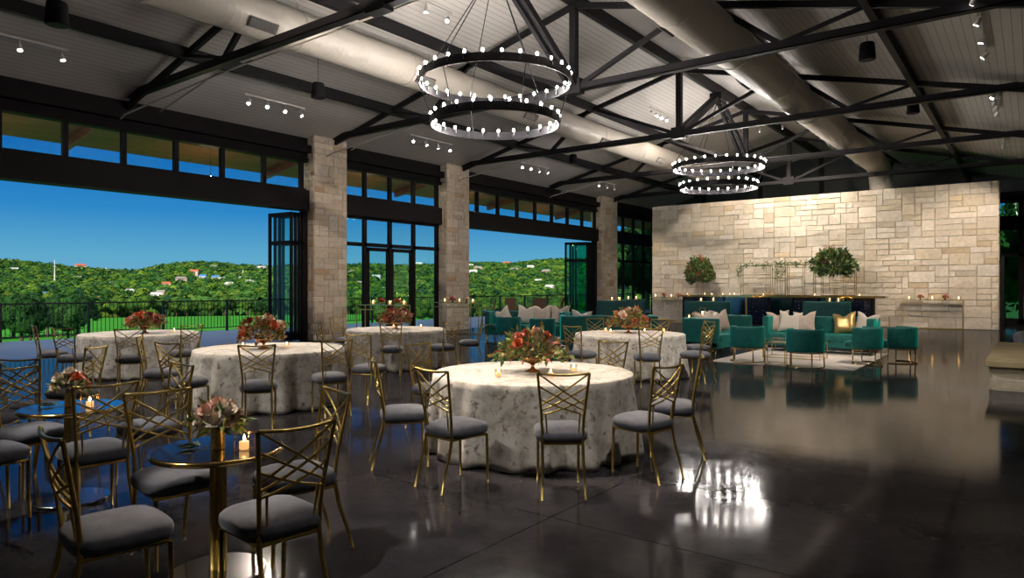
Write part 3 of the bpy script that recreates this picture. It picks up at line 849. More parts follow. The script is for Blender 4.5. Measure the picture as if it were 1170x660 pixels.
def sprig(loc,rz,label):
    rng=random.Random(9); m=MB()
    for k in range(9):
        a=-.9+k*.22; d=Vector((math.cos(a+PI),math.sin(a+PI),.04+.03*rng.random()))
        leafblade(m,(0,0,.012),d,.10+.03*rng.random(),.022,(.02,.05,.02),rng,.1)
    m.tube([(0,0,.006),(.06,.0,.006)],.003,5,col=(.05,.06,.02))
    o=m.build('leaf_sprig','leaf'); o.location=loc; o.rotation_euler=(0,0,rz); tag(o,label,'leaves','leaf sprigs on the café tables')
zf=.7055
bunch((-3.60,2.05,zf),'bunch of blush and pink roses in gold vase on the closest café table',['blush','cream','blush','blush'],21)
cube((-3.47,2.13,zf),R(40),'lit glass candle cube beside roses on the closest café table')
sprig((-3.70,2.00,zf),R(30),'dark green leaf sprig lying on the closest café table')
bunch((-5.74,2.10,zf),'bunch of cream roses and red blooms in gold vase on the second café table',['cream','coral','coral','cream','blush'],22)
cube((-5.60,2.18,zf),R(35),'lit glass candle cube beside flowers on the second café table')
sprig((-5.86,2.05,zf),R(30),'dark green leaf sprig lying on the second café table')
# ------------------------------------------------------------------ lounge: sofas, barrel chairs, pillows, tables
def rbox(mb,x0,y0,z0,x1,y1,z1,e=.18,nu=40,nv=13):
    mb.quadric(((x0+x1)/2,(y0+y1)/2,(z0+z1)/2),(x1-x0)/2,(y1-y0)/2,(z1-z0)/2,e,e,nu,nv)
def make_sofa(L=2.5):
    t=thing('sofa','x','sofa'); h=L/2; D=.9
    m=MB(); m.box(-h,-D/2,.15,h,D/2,.30); m.build('base','teal',t,bevel=.02)
    for s in (-1,1):
        m=MB(); rbox(m,min(s*.006,s*(h-.15)),-D/2+.20,.29,max(s*.006,s*(h-.15)),D/2+.02,.47,.22); m.build('seat_cushion','teal',t,smooth=True)
    m=MB(); m.box(-h+.10,-D/2,.28,h-.10,-D/2+.20,.86); b=m.build('backrest','teal',t,bevel=.035)
    for i in range(9):
        for z in (.60,.74):
            q=MB(); x=-h+.3+(2*h-.6)*i/8+(.0 if z<.7 else .0)
            q.quadric((x,-D/2+.205,z),.018,.010,.018,1,1,10,7); q.build('button','tealdark',b,smooth=True)
    for s in (-1,1):
        m=MB(); m.box(min(s*h,s*(h-.15)),-D/2,.15,max(s*h,s*(h-.15)),D/2,.86); m.build('armrest','teal',t,bevel=.03)
    for x in (-h+.08,h-.08):
        for y in (-D/2+.08,D/2-.08):
            m=MB(); m.tube([(x,y,.16),(x,y,0)],[.018,.012],10); m.build('leg','gold2',t,smooth=True)
    return t
sofa=Proto(make_sofa)
sofa((-4.15,17.95,.0165),face(0,-1),'teal velvet tufted sofa facing camera behind the pale rug','teal lounge sofas')
sofa((-6.35,17.05,0),face(1,0),'teal velvet sofa at the edge of the pale rug, arm end toward camera','teal lounge sofas')
sofa((-12.35,17.1,0),face(.35,-1),'teal velvet sofa near the windows, piled with four cushions','teal lounge sofas')
sofa((-8.95,16.0,0),face(-.58,.82),'teal velvet sofa turned with its long back to camera behind the farthest clothed table','teal lounge sofas')
def make_barrel():
    t=thing('barrel_chair','x','armchair'); ro,ri=.36,.27
    m=MB(); rng=R(112)
    def fn(u,v):
        a=-PI/2-rng+2*rng*u; k=2*PI*v
        rr=(ro+ri)/2+math.copysign(abs(math.cos(k))**.45,math.cos(k))*(ro-ri)/2; z=.535+math.copysign(abs(math.sin(k))**.35,math.sin(k))*.225
        return (rr*math.cos(a),rr*math.sin(a),z)
    m.grid(fn,40,25); n=40
    m.f.append(tuple(j*n for j in range(24))); m.c.append(None); m.f.append(tuple(j*n+n-1 for j in range(24))[::-1]); m.c.append(None)
    m.build('backrest','teal',t,smooth=True)
    m=MB(); m.quadric((0,.06,.385),.285,.30,.085,.35,.6,32,11); m.build('seat','teal',t,smooth=True)
    arc=lambda z,r,n=18:[(r*math.cos(-PI/2-rng+2*rng*k/n),r*math.sin(-PI/2-rng+2*rng*k/n),z) for k in range(n+1)]
    m=MB(); m.tube(arc(.295,.33),.014,6); m.tube([arc(.295,.33)[0],arc(.295,.33)[-1]],.014,6); m.build('seat_frame','gold2',t,smooth=True)
    m=MB(); m.tube(arc(.014,.345),.014,6); m.build('base_rail','gold2',t,smooth=True)
    for k in (0,6,12,18):
        a=-PI/2-rng+2*rng*k/18; m=MB(); m.tube([(.33*math.cos(a),.33*math.sin(a),.30),(.345*math.cos(a),.345*math.sin(a),.005)],.013,8); m.build('leg','gold2',t,smooth=True)
    return t
barrel=Proto(make_barrel)
GB='teal barrel chairs in the lounges'
barrel((-4.86,14.74,.0165),face(0,1),'teal barrel chair with back to camera near the sofa arm on the pale rug',GB)
barrel((-3.60,14.40,.0165),face(.05,1),'teal barrel chair with back to camera, centred before the tufted sofa',GB)
barrel((-2.80,15.82,.0165),face(-1,.1),'teal barrel chair in side view at the rug corner, nearer of its pair',GB)
barrel((-2.28,16.65,0),face(-1,.1),'teal barrel chair in side view by the tufted sofa arm, farther of its pair',GB)
barrel((-11.93,15.58,0),face(-.15,1),'teal barrel chair with back to camera in the window lounge, nearer the windows',GB)
barrel((-10.66,15.44,0),face(-.3,1),'teal barrel chair in the window lounge, just above the protea bouquet',GB)
barrel((-10.55,17.9,0),face(.3,-1),'teal barrel chair at the far end of the window lounge beside the green-backed sofa',GB)
def pillow_mesh(seed):
    rng=random.Random(seed); m=MB(); s=.25
    def side(sg):
        def fn(u,v):
            a,b=2*u-1,2*v-1
            k=1+.10*(a*b)**2-.05*(1-a*a)*abs(b)**6-.05*(1-b*b)*abs(a)**6
            th=.085*max(0,(1-a**4))**.6*max(0,(1-b**4))**.6
            chop=.09*math.exp(-(a/.35)**2)*max(0,b)**2
            return (a*s*k, sg*th, b*s*k-chop+s)
        m.grid(fn,15,15)
    side(1); o=len(m.f); side(-1)
    for i in range(o,len(m.f)): m.f[i]=m.f[i][::-1]
    return m
PM={}
for kk in ('ivory','champ','goldsatin'):
    oo=pillow_mesh(1).build('pillow',kk,smooth=True); PM[kk]=oo.data; bpy.data.objects.remove(oo)
def pillow(kind,loc,fx,fy,lean,label,roll=0,sc=1.,group='throw pillows on the sofas'):
    o=bpy.data.objects.new('throw_pillow',PM[kind]); COL.objects.link(o)
    o.location=(loc[0],loc[1],loc[2]+.02); o.rotation_euler=(-lean,roll,face(fx,fy)); o.scale=(sc,)*3
    tag(o,label,'pillow',group)
zs=.475
pillow('champ',(-5.10,17.93,zs),.3,-1,-.28,'champagne cushion at the shaded end of the tufted sofa',.1)
pillow('ivory',(-4.86,17.86,zs),.2,-1,-.30,'pale cushion in the middle of three at the shaded end of the tufted sofa',-.1)
pillow('champ',(-4.52,17.95,zs),0,-1,-.28,'champagne cushion next to the bare tufted back of the green sofa',.05)
pillow('goldsatin',(-3.58,17.95,zs),-.1,-1,-.30,'shiny gold satin cushion on the tufted sofa',.15)
pillow('ivory',(-3.18,17.93,zs),-.35,-1,-.25,'off-white cushion against the bright arm of the tufted sofa',-.12)
pillow('ivory',(-6.36,16.36,zs),1,-.4,-.28,'ivory cushion nearest the front arm of the side-on sofa',.1)
pillow('ivory',(-6.37,16.84,zs),1,-.3,-.30,'ivory cushion between two others on the side-on sofa',-.08)
pillow('champ',(-6.36,17.36,zs),1,-.5,-.28,'silvery champagne cushion farthest along the side-on sofa',.05,1.05)
pillow('ivory',(-13.04,16.88,zs),.3,-1,-.30,'ivory cushion toppled toward the window end of the window lounge sofa',.5)
pillow('ivory',(-12.44,17.08,zs),.3,-1,-.28,'ivory cushion first of three side by side on the window lounge sofa',-.05,1.1)
pillow('champ',(-11.93,17.26,zs),.3,-1,-.28,'champagne cushion second of three side by side on the window lounge sofa',.05,1.1)
pillow('champ',(-11.42,17.44,zs),.3,-1,-.28,'champagne cushion last of three side by side on the window lounge sofa',.0,1.1)
pillow('ivory',(-9.55,15.58,zs),-.58,.82,-.25,'ivory cushion peeking over the sofa turned with its back to camera',.1)
o=MB().box(-5.55,14.38,.002,-2.72,18.45,.016).build('rug','rug',bevel=.004); tag(o,'pale cream rug under the lounge in front of the stone wall','rug')
def frame_table(name,label,cat,loc,rz,w,d,h,top='clear',low=None,met='gold',r=.011,group=None,toprail=0,shelf=False):
    t=thing(name,label,cat,loc,rz,group)
    m=MB()
    m.tube([(-w,-d,h-r),(w,-d,h-r),(w,d,h-r),(-w,d,h-r)],r,4,closed=True)
    if toprail:
        m.tube([(-w,-d,h-toprail),(w,-d,h-toprail),(w,d,h-toprail),(-w,d,h-toprail)],r*.8,4,closed=True)
        for x in (-w/3,w/3):
            for y in (-d,d): m.tube([(x,y,h-toprail),(x,y,h-r)],r*.7,4)
    m.build('frame',met,t)
    if low is not None: q=MB(); q.tube([(-w,-d,low),(w,-d,low),(w,d,low),(-w,d,low)],r,4,closed=True); q.build('base_rail',met,t)
    m=MB(); m.box(-w+.01,-d+.01,h-.008,w-.01,d-.01,h+.002); m.build('tabletop',top,t)
    for x in (-w,w):
        for y in (-d,d): l=MB(); l.tube([(x,y,h-r),(x,y,0)],r,4); l.build('leg',met,t)
    return t
frame_table('side_table','slim gold-framed side table between the two barrel chairs facing away','table',(-4.22,14.58,.0165),R(10),.19,.19,.46,'mirror_top',.012)
frame_table('coffee_table','low gold-framed glass coffee table in the middle of the pale rug','table',(-4.25,16.1,.0165),0,.60,.34,.42,'clear',.02)
frame_table('sofa_table','gold console standing behind the side-on green sofa','table',(-7.05,17.05,0),0,.17,.95,.74,'mirror_top',.03)
t=thing('side_table','small gold pedestal side table in front of the window lounge sofa','table',(-12.55,15.35,0))
m=MB(); m.lathe([(.20,.505),(.205,.51),(.205,.525),(.2,.53)],32); m.build('tabletop','gold2',t)
m=MB(); m.tube([(0,0,.01),(0,0,.51)],.02,12); m.build('pole','gold',t,smooth=True)
m=MB(); m.lathe([(.17,0),(.17,.012),(.05,.025)],32); m.build('base','gold2',t)
# lantern, pillar candle and flower on the sofa table
def lantern(loc,label,s=.065,h=.20,group='glass box candles'):
    t=thing('candle_lantern',label,'candle holder',loc,R(20),group)
    m=MB()
    for (x0,y0,x1,y1) in ((-s,-s,s,-s+.004),(-s,s-.004,s,s),(-s,-s+.004,-s+.004,s-.004),(s-.004,-s+.004,s,s-.004)): m.box(x0,y0,.003,x1,y1,h)
    m.build('glass_box','clear',t)
    m=MB()
    for z in (.004,h): m.tube([(-s,-s,z),(s,-s,z),(s,s,z),(-s,s,z)],.004,4,closed=True)
    for x in (-s,s):
        for y in (-s,s): m.tube([(x,y,.002),(x,y,h)],.004,4)
    m.build('frame','gold',t)
    m=MB(); m.lathe([(.036,.005),(.036,h*.55),(0,h*.56)],16); m.build('wax','wax',t,smooth=True)
    m=MB(); m.lathe([(0,0),(.010,.012),(.011,.022),(.004,.04),(0,.05)],10,cap=False); m.build('flame','flame',t,smooth=True).location=(0,0,h*.57)
    return t
lantern((-7.05,16.85,.744),'short candle glow box on the gold console behind the side-on sofa',.06,.16)
lantern((-7.05,17.75,.744),'tall pillar candle in glass box on the gold console behind the side-on sofa',.075,.30)
def posy(loc,label,kinds,s=.12,group='small flower posies',n=8,seed=1):
    rng=random.Random(seed); t=thing('flower_posy',label,'flowers',loc,0,group)
    m=MB(); m.lathe([(.03,0),(.034,.003),(.034,.07),(.03,.075),(.028,.07),(0,.01)],14,cap=False); m.build('vase','goldmosaic',t,smooth=True)
    foliage(s*.8,s*.8,s*.5,.09,40,GREEN+AUT[:1],seed,.05,.025,-.3,parent=t)
    for k in range(n):
        a=k*2.4; e=.2+1.3*k/n; d=Vector((math.cos(a)*math.cos(e),math.sin(a)*math.cos(e),math.sin(e)))
        bloom(t,kinds[k%len(kinds)],(d.x*s*.7,d.y*s*.7,.085+d.z*s*.6),d,s/.075*rng.uniform(.8,1.05))
    return t
posy((-7.05,17.3,.744),'cream hydrangea posy between candles on the gold console behind the sofa',['cream','blush'],.12,seed=3)

# ------------------------------------------------------------------ gold consoles with posies and candles
def console(label,loc,rz,w,d,h,group='gold console tables'):
    return frame_table('console_table',label,'table',loc,rz,w,d,h,'mirror_top',.02,'gold',.014,group,toprail=.16)
console('gold-framed console in front of the glazed doors, behind a clothed table',(-15.6,14.15,0),R(10),.84,.20,1.08)
console('gold-framed console against the base of the second stone pillar',(-15.85,17.7,0),0,.85,.20,1.08)
console('slim gold console against the window end of the far stone wall',(-13.9,30.85,0),0,.92,.17,1.12)
console('slim gold console alone against the bright bare part of the far stone wall',(-3.08,30.85,0),0,1.0,.17,1.12)
def row(c,rz,w,h,items,group,where,ncand):
    k=0; ca,sa=math.cos(rz),math.sin(rz); nth=['first','second','third','fourth']; cf=[0,0]
    for u,kind in items:
        p=(c[0]+u*w*ca,c[1]+u*w*sa,h+.003)
        if kind=='c':
            lantern(p,'%s lit candle from the window end on %s'%(nth[cf[0]],where),.05,.12,group+' candles'); cf[0]+=1
        else:
            posy(p,'%s %s posy from the window end on %s'%(nth[cf[1]],'coral' if kind=='r' else 'blush pink',where),['coral','pink'] if kind=='r' else ['blush','pink','cream'],.11,group+' posies',seed=cf[1]+int(abs(c[0])*10)); cf[1]+=1
row((-15.6,14.15),R(10),.84,1.08,[(-.45,'c'),(-.08,'r'),(.3,'c'),(.62,'r'),(.92,'c')],'door console','the console before the glazed doors',3)
row((-15.85,17.7),0,.85,1.08,[(-.6,'c'),(-.18,'r'),(.2,'c'),(.58,'b'),(.92,'c')],'pillar console','the console by the second stone pillar',3)
row((-13.9,30.85),0,.92,1.12,[(-.8,'c'),(-.3,'r'),(.1,'c'),(.5,'r'),(.88,'c')],'stone wall console','the slim console below the stone wall end',3)
row((-3.08,30.85),0,1.0,1.12,[(-.78,'c'),(-.4,'r'),(0.0,'c'),(.42,'r'),(.85,'c')],'lone console','the lone console on the bare stone wall',3)

# ------------------------------------------------------------------ bar, racks, tall flowers
bx0,bx1,by=-12.6,-4.9,29.3
t=thing('bar_counter','long dark star-dotted bar with gold edged top before the stone wall','bar',((bx0+bx1)/2,by,0))
hw=(bx1-bx0)/2
m=MB(); m.box(-hw-.02,-.10,1.19,hw+.45,.72,1.25); tp=m.build('counter_top','mirror_top',t)
m=MB(); m.box(-hw-.03,-.115,1.18,hw+.46,-.10,1.262); m.build('gold_edge','gold2',tp)
m=MB(); m.box(-hw,.06,0,hw,.62,1.19); m.build('carcass','speaker',t)
np_=8; pw=2*hw/np_
for k in range(np_):
    x0=-hw+k*pw; mm='mirror' if k in (1,2,4,6) else 'navy'
    q=MB(); q.box(x0+.04,.02,.06,x0+pw-.04,.06,1.17); q.build('front_panel','darkmirror' if mm=='mirror' else 'navy',t)
    if k in (3,):
        q=MB(); q.box(x0-.035,.0,.02,x0+.035,.07,1.18); q.build('gold_post','gold',t)

def rack(x,w,h,label,levels,cols):
    t=thing('display_rack',label,'rack',(x,29.84,1.251),0,'gold geometric racks on the bar')
    d=.14; r=.016; m=MB()
    for z,nm in ((r,'base_frame'),(h-r,'top_frame')): m=MB(); m.tube([(-w,-d,z),(w,-d,z),(w,d,z),(-w,d,z)],r,4,closed=True); m.build(nm,'gold2',t)
    for xx in [-w,w]+cols:
        for y in (-d,d): q=MB(); q.tube([(xx,y,0),(xx,y,h)],r if abs(xx)==w else r*.7,4); q.build('post','gold2',t)
    for z,a,b in levels:
        q=MB(); q.tube([(a,-d,z),(b,-d,z),(b,d,z),(a,d,z)],r*.8,4,closed=True); q.box(a+.01,-d+.01,z-.003,b-.01,d-.01,z+.003); q.build('shelf','gold2',t)
rack(-9.45,.62,1.28,'wide gold rack under the hanging end of the greenery garland',[(.42,-.62,.62),(.88,-.62,.62)],[.46])
rack(-8.42,.20,1.35,'narrow tall gold rack between the two wide racks on the bar',[(.62,-.2,.2),(1.0,-.2,.2)],[0.])
rack(-7.62,.52,1.30,'wide gold rack in the middle of the bar under the garland end',[(.36,-.52,.52),(.80,-.52,.1)],[.1])
rack(-6.20,.62,.95,'low gold rack beneath the big dark green bouquet',[(.40,-.62,.62),(.62,-.2,.62)],[-.2,.2])
rng=random.Random(77); m=MB()
path=[Vector((-10.15,29.68,2.05)),Vector((-10.12,29.67,2.4)),Vector((-9.9,29.67,2.56)),Vector((-9.3,29.67,2.56)),Vector((-8.7,29.66,2.58)),Vector((-8.35,29.66,2.64)),Vector((-7.7,29.67,2.58)),Vector((-7.1,29.67,2.57))]
def spray(p,n,sp,L=.10):
    for _ in range(n):
        q=Vector(p)+Vector((rng.gauss(0,sp),rng.gauss(0,.06)-.03,rng.gauss(0,sp)))
        leafblade(m,q,(rng.gauss(0,1),rng.gauss(0,.6)-.3,rng.gauss(-.2,1)),L*rng.uniform(.7,1.3),.05,pick([(.06,.12,.03),(.10,.17,.05),(.16,.22,.08)],rng),rng)
for a,b in zip(path,path[1:]):
    k=max(2,int((b-a).length/.07))
    for i in range(k): spray(a.lerp(b,i/k),5,.06)
for x,l in ((-10.12,.45),(-8.5,.65),(-8.3,.55),(-9.1,.25),(-7.75,.2)):
    for i in range(int(l/.06)): spray((x+rng.gauss(0,.03),29.65,2.55-i*.06),5,.05)
m.tube(path,.008,5,col=(.10,.09,.04))
o=m.build('garland','leaf'); tag(o,'leafy green garland draped over the gold racks on the bar','garland')
def tall_flowers(x,z0,h,label,rx,rz,pal,seed,accents,frond):
    rng=random.Random(seed); t=thing('tall_arrangement',label,'flowers',(x,29.50,1.252),0,'tall arrangements on the bar')
    m=MB()
    for sx,sy in ((-1,-1),(1,-1),(1,1),(-1,1)): m.tube([(sx*.13,sy*.13,0),(sx*.10,sy*.10,h)],.009,4)
    for z in (.01,h): 
        s=.13 if z<.1 else .10; m.tube([(-s,-s,z),(s,-s,z),(s,s,z),(-s,s,z)],.009,4,closed=True)
    m.build('stand','copper',t)
    f=foliage(rx,rx,rz,0,1700,pal,seed,.17,.085,-.75,parent=t); f.location=(0,0,h+rz*.55)
    if frond:
        m=MB()
        for (dx,dz) in ((-.30,-.30),(-.36,-.40)):
            L=.30
            for k in range(9):
                a=-2.2+k*.55; leafblade(m,(dx,-.05,dz),(math.cos(a),rng.gauss(0,.2),math.sin(a)),L*(.8),.09,(.015,.05,.02),rng,.1)
        for k in range(7):
            a=R(165-k*22); leafblade(m,(0,0,.15),(math.cos(a),-.2,math.sin(a)),.65,.05,(.10,.18,.05),rng,.3)
        q=m.build('fern_frond','leaf',t); q.location=(0,0,h+rz*.55)
    else:
        m=MB()
        for k in range(26):
            a=rng.uniform(-PI,0); leafblade(m,(rng.gauss(.05,.22),rng.gauss(0,.12)-.05,-.15),(math.cos(a)*.35,-.2,-1),.42*rng.uniform(.6,1.2),.035,(.03,.05,.02),rng,.2)
        for k in range(18):
            a=rng.uniform(.3,PI-.3); leafblade(m,(rng.gauss(0,.2),rng.gauss(0,.12),.15),(math.cos(a),-.2,math.sin(a)),.40,.05,(.20,.32,.05),rng,.2)
        q=m.build('trailing_leaves','leaf',t); q.location=(0,0,h+rz*.55)
    for k in range(accents[1]):
        d=Vector((rng.uniform(-1,1),rng.uniform(-1,-.1),rng.uniform(-.4,1))).normalized()
        bloom(t,accents[0][k%len(accents[0])],(d.x*rx*.95,d.y*rx*.95,h+rz*.55+d.z*rz*.95),d,rng.uniform(1.3,2.0))
    m=MB()
    for k in range(6):
        px=-.28+.07*k if not frond else .02+.03*k; p=Vector((px,-.1,rz*.9)); 
        for j in range(8): leafblade(m,p+Vector((rng.gauss(0,.03),0,.03*j)),(rng.gauss(0,.6),-.3,1),.07,.03,(.55,.09,.09) if not frond else (.55,.16,.08),rng)
    q=m.build('flower_spike','leaf',t); q.location=(0,0,h+rz*.55)
tall_flowers(-11.85,0,.72,'tall green arrangement with coral spikes and big leaves at the window end of the bar',.56,.58,GREEN+[(.12,.18,.05),(.16,.07,.03)],31,(['coral','pink'],6),True)
tall_flowers(-6.33,0,.95,'large dark green bouquet with red spikes and trailing leaves over the low gold rack',.74,.58,GREEN+[(.02,.05,.015)],32,(['wine','coral'],5),False)
GB2='votive candles along the bar top'
k=0
for x in (-12.35,-11.55,-11.25,-10.75,-10.45,-10.25,-9.0,-7.0,-5.35):
    votive((x,29.33+.03*(k%3),1.253),0,'small lit votive candle on the gold-edged top of the dark bar',GB2); k+=1
# draped buffet tables
def superell(a,w,d,e=.16):
    c,s=math.cos(a),math.sin(a); return (math.copysign(abs(c)**e,c)*w, math.copysign(abs(s)**e,s)*d)
def buffet(loc,rz,w,d,label,seed,cands,where,cm='tealmid'):
    t=thing('buffet_table','folding table hidden under %s'%where,'table',(loc[0],loc[1],0),rz,'draped buffet tables')
    q=MB(); q.box(-w+.1,-d+.06,1.0,w-.1,d-.06,1.035); q.build('tabletop','wood',t)
    for sx in (-1,1):
        for sy in (-1,1): q=MB(); q.tube([(sx*(w-.16),sy*(d-.12),1.0),(sx*(w-.16),sy*(d-.12),0)],.015,6); q.build('leg','black',t)
    m=MB(); drape(m,lambda a:superell(a,w,d),1.,1.045,.01,seed,.035,44,.03,400)
    o=m.build('tablecloth',cm,smooth=True,solid=.003); o.location=(loc[0],loc[1],0); o.rotation_euler=(0,0,rz)
    tag(o,label,'tablecloth','teal velvet drapes on the buffet tables')
    for k,(u,v) in enumerate(cands):
        x=loc[0]+u*math.cos(rz)-v*math.sin(rz); y=loc[1]+u*math.sin(rz)+v*math.cos(rz)
        lantern((x,y,1.049),'lit candle box%s on %s'%((', first one,',', second one,')[k],where),.06,.14,'candle boxes on the draped tables')
buffet((-10.15,26.1),R(14),.85,.38,'pleated teal velvet cloth on the tall table before the window half of the bar',61,[(-.25,-.1),(.2,.05)],'the draped table before the window half of the bar')
buffet((-6.25,28.1),R(5),.80,.36,'pleated teal velvet cloth on the tall table behind the tufted sofa',62,[(.1,-.05),(.4,.0)],'the draped table behind the tufted sofa')
buffet((-13.95,25.3),R(30),.62,.36,'dark teal velvet cloth on the tall table before the third stone pillar, nearer one',63,[(.0,-.05),(.3,.05)],'the nearer draped table before the third pillar','tealdark')
buffet((-14.6,28.2),R(30),.62,.36,'dark teal velvet cloth on the tall table beside the third stone pillar, farther one',64,[(-.1,-.05),(.25,.0)],'the farther draped table beside the third pillar','tealdark')

# stone hearth bench and boulder on the right
bx,ex,y0,y1,hz=-.55,3.4,13.05,17.6,.46
h_=thing('stone_bench','low stone bench with smooth tan slab top on the open side of the floor','bench',(bx,y0,0))
m=MB(); m.box(0.02,.02,0,ex-bx,y1-y0,hz-.09); m.build('core','mortar',h_)
m=MB(); rng=random.Random(8)
ashlar(m,ex-bx,hz-.10,.19,lambda x,d,z:(x,.03-d,z),rng,4,2,.03,[(.42,.36,.25),(.47,.41,.30),(.38,.33,.23)])
ashlar(m,y1-y0,hz-.10,.19,lambda x,d,z:(.03-d,y1-y0-x,z),rng,4,2,.03,[(.42,.36,.25),(.47,.41,.30),(.38,.33,.23)])
m.build('stone_facing','stone',h_)
m=MB()
xx=-.05
while xx<ex-bx:
    m.box(xx+.004,-.05,hz-.10,min(xx+1.3,ex-bx),y1-y0,hz); xx+=1.3
m.build('slab_top','slab',h_,bevel=.012)
m=MB(); m.quadric((0,0,.2),.42,.35,.24,.5,.6,40,20)
for i,v in enumerate(m.v):
    n=noise.noise(Vector(v)*5); m.v[i]=(v[0]*(1+.12*n),v[1]*(1+.12*n),max(0,v[2]*(1+.10*n)))
o=m.build('boulder','boulder',smooth=True); o.location=(.02,22.6,0); tag(o,'grey mottled rock standing beyond the stone bench near the end glazing','rock')

# ------------------------------------------------------------------ patio furniture
def make_wicker():
    t=thing('wicker_chair','x','chair')
    m=MB(); m.box(-.26,-.26,.36,.26,.28,.42); m.build('seat_frame','wicker',t,bevel=.02)
    m=MB(); m.quadric((0,.02,.45),.24,.25,.045,.4,.3,24,9); m.build('cushion','bluefab',t,smooth=True)
    m=MB(); m.add([(-.25,-.26,.40),(.25,-.26,.40),(.27,-.42,1.10),(-.27,-.42,1.10),(-.25,-.21,.40),(.25,-.21,.40),(.27,-.37,1.10),(-.27,-.37,1.10)],
          [(3,2,1,0),(4,5,6,7),(0,1,5,4),(1,2,6,5),(2,3,7,6),(3,0,4,7)]); m.build('backrest','wicker',t)
    for sx in (-1,1):
        m=MB(); m.tube([(sx*.27,.26,.38),(sx*.27,.26,.62),(sx*.27,-.28,.64)],.02,6); m.build('armrest','wicker',t)
        for y in (.24,-.24): m=MB(); m.tube([(sx*.24,y,.38),(sx*.25,y*1.08,0)],.02,6); m.build('leg','wicker',t)
    return t
wick=Proto(make_wicker); GW='wicker chairs on the terrace'; pz=-.012
for x,y,d,l in ((-20.8,25.5,(-.9,-.6),'brown wicker terrace chair nearest the second pillar, in side view'),
 (-20.1,26.4,(-.6,.8),'brown wicker terrace chair with its back to the room, first of two'),
 (-19.75,27.3,(-.95,-.4),'brown wicker terrace chair in side view between the two seen from behind'),
 (-18.9,27.2,(-.6,.8),'brown wicker terrace chair with its back to the room, second of two'),
 (-18.75,28.3,(-.95,-.4),'dark wicker terrace chair in side view nearest the folded green glass')): wick((x,y,pz),face(*d),l,GW)
for x,y,l in ((-20.9,26.6,'dark cube planter on the terrace by the first wicker chair seen from behind'),(-19.4,26.6,'dark cube planter on the terrace between two wicker chair backs')):
    t=thing('planter',l,'planter',(x,y,pz),R(20),'dark cube planters'); m=MB(); m.box(-.24,-.24,0,.24,.24,.5); m.box(-.26,-.26,.46,.26,.26,.52); m.build('planter_box','speaker',t,bevel=.015)
    f=foliage(.2,.2,.12,0,60,GREEN,5,.1,.05,.1,parent=t); f.location=(0,0,.52)

# ------------------------------------------------------------------ ceiling fixtures
def ring(t,Rr,z,nb,ncab,apex,ra=.06):
    m=MB()
    def band(u,v):
        a=2*PI*u; k=[(Rr-.012,-.08),(Rr+.012,-.08),(Rr+.012,.08),(Rr-.012,.08),(Rr-.012,-.08)][round(v*4)]
        return (k[0]*math.cos(a),k[0]*math.sin(a),z+k[1])
    m.grid(band,72,5,True); b=m.build('ring','chand',t)
    for k in range(nb):
        a=2*PI*(k+.35)/nb; x,y=(Rr)*math.cos(a),(Rr)*math.sin(a)
        c=MB(); c.lathe([(.026,0),(.026,.10),(.02,.105)],10,(x,y,z-.02)); c.build('lamp_socket','chand',b)
        q=MB(); q.lathe([(.010,0),(.020,.02),(.024,.038),(.018,.055),(.0,.068)],10,(x,y,z+.085),cap=False); q.build('bulb','bulb',b,smooth=True)
    for k in range(ncab):
        a=2*PI*(k+.5)/ncab; m=MB(); m.tube([(Rr*math.cos(a),Rr*math.sin(a),z+.08),(ra*math.cos(a),ra*math.sin(a),apex)],.009,5); m.build('suspension_cable','black',t)
M['chand']=mat('chandelier_iron',(.02,.018,.022),.35,.6)
def chandelier(y,label,z1,z2):
    t=thing('chandelier',label,'chandelier',(XM,y,0),0,'twin-ring chandeliers')
    ring(t,1.50,z1,28,6,7.85); ring(t,1.27,z2,24,6,z1-.08,1.5)
    m=MB(); m.lathe([(.10,7.82),(.12,7.84),(.12,7.92),(.06,7.93)],20); m.tube([(0,0,7.7),(0,0,7.84)],.03,8); m.build('hub','black',t)
    return t
chandelier(10.62,'two-ring black iron chandelier with bare bulbs over the dining tables, closer one',5.66,4.86)
chandelier(22.7,'two-ring black iron chandelier with bare bulbs over the lounge, farther one',5.66,4.98)
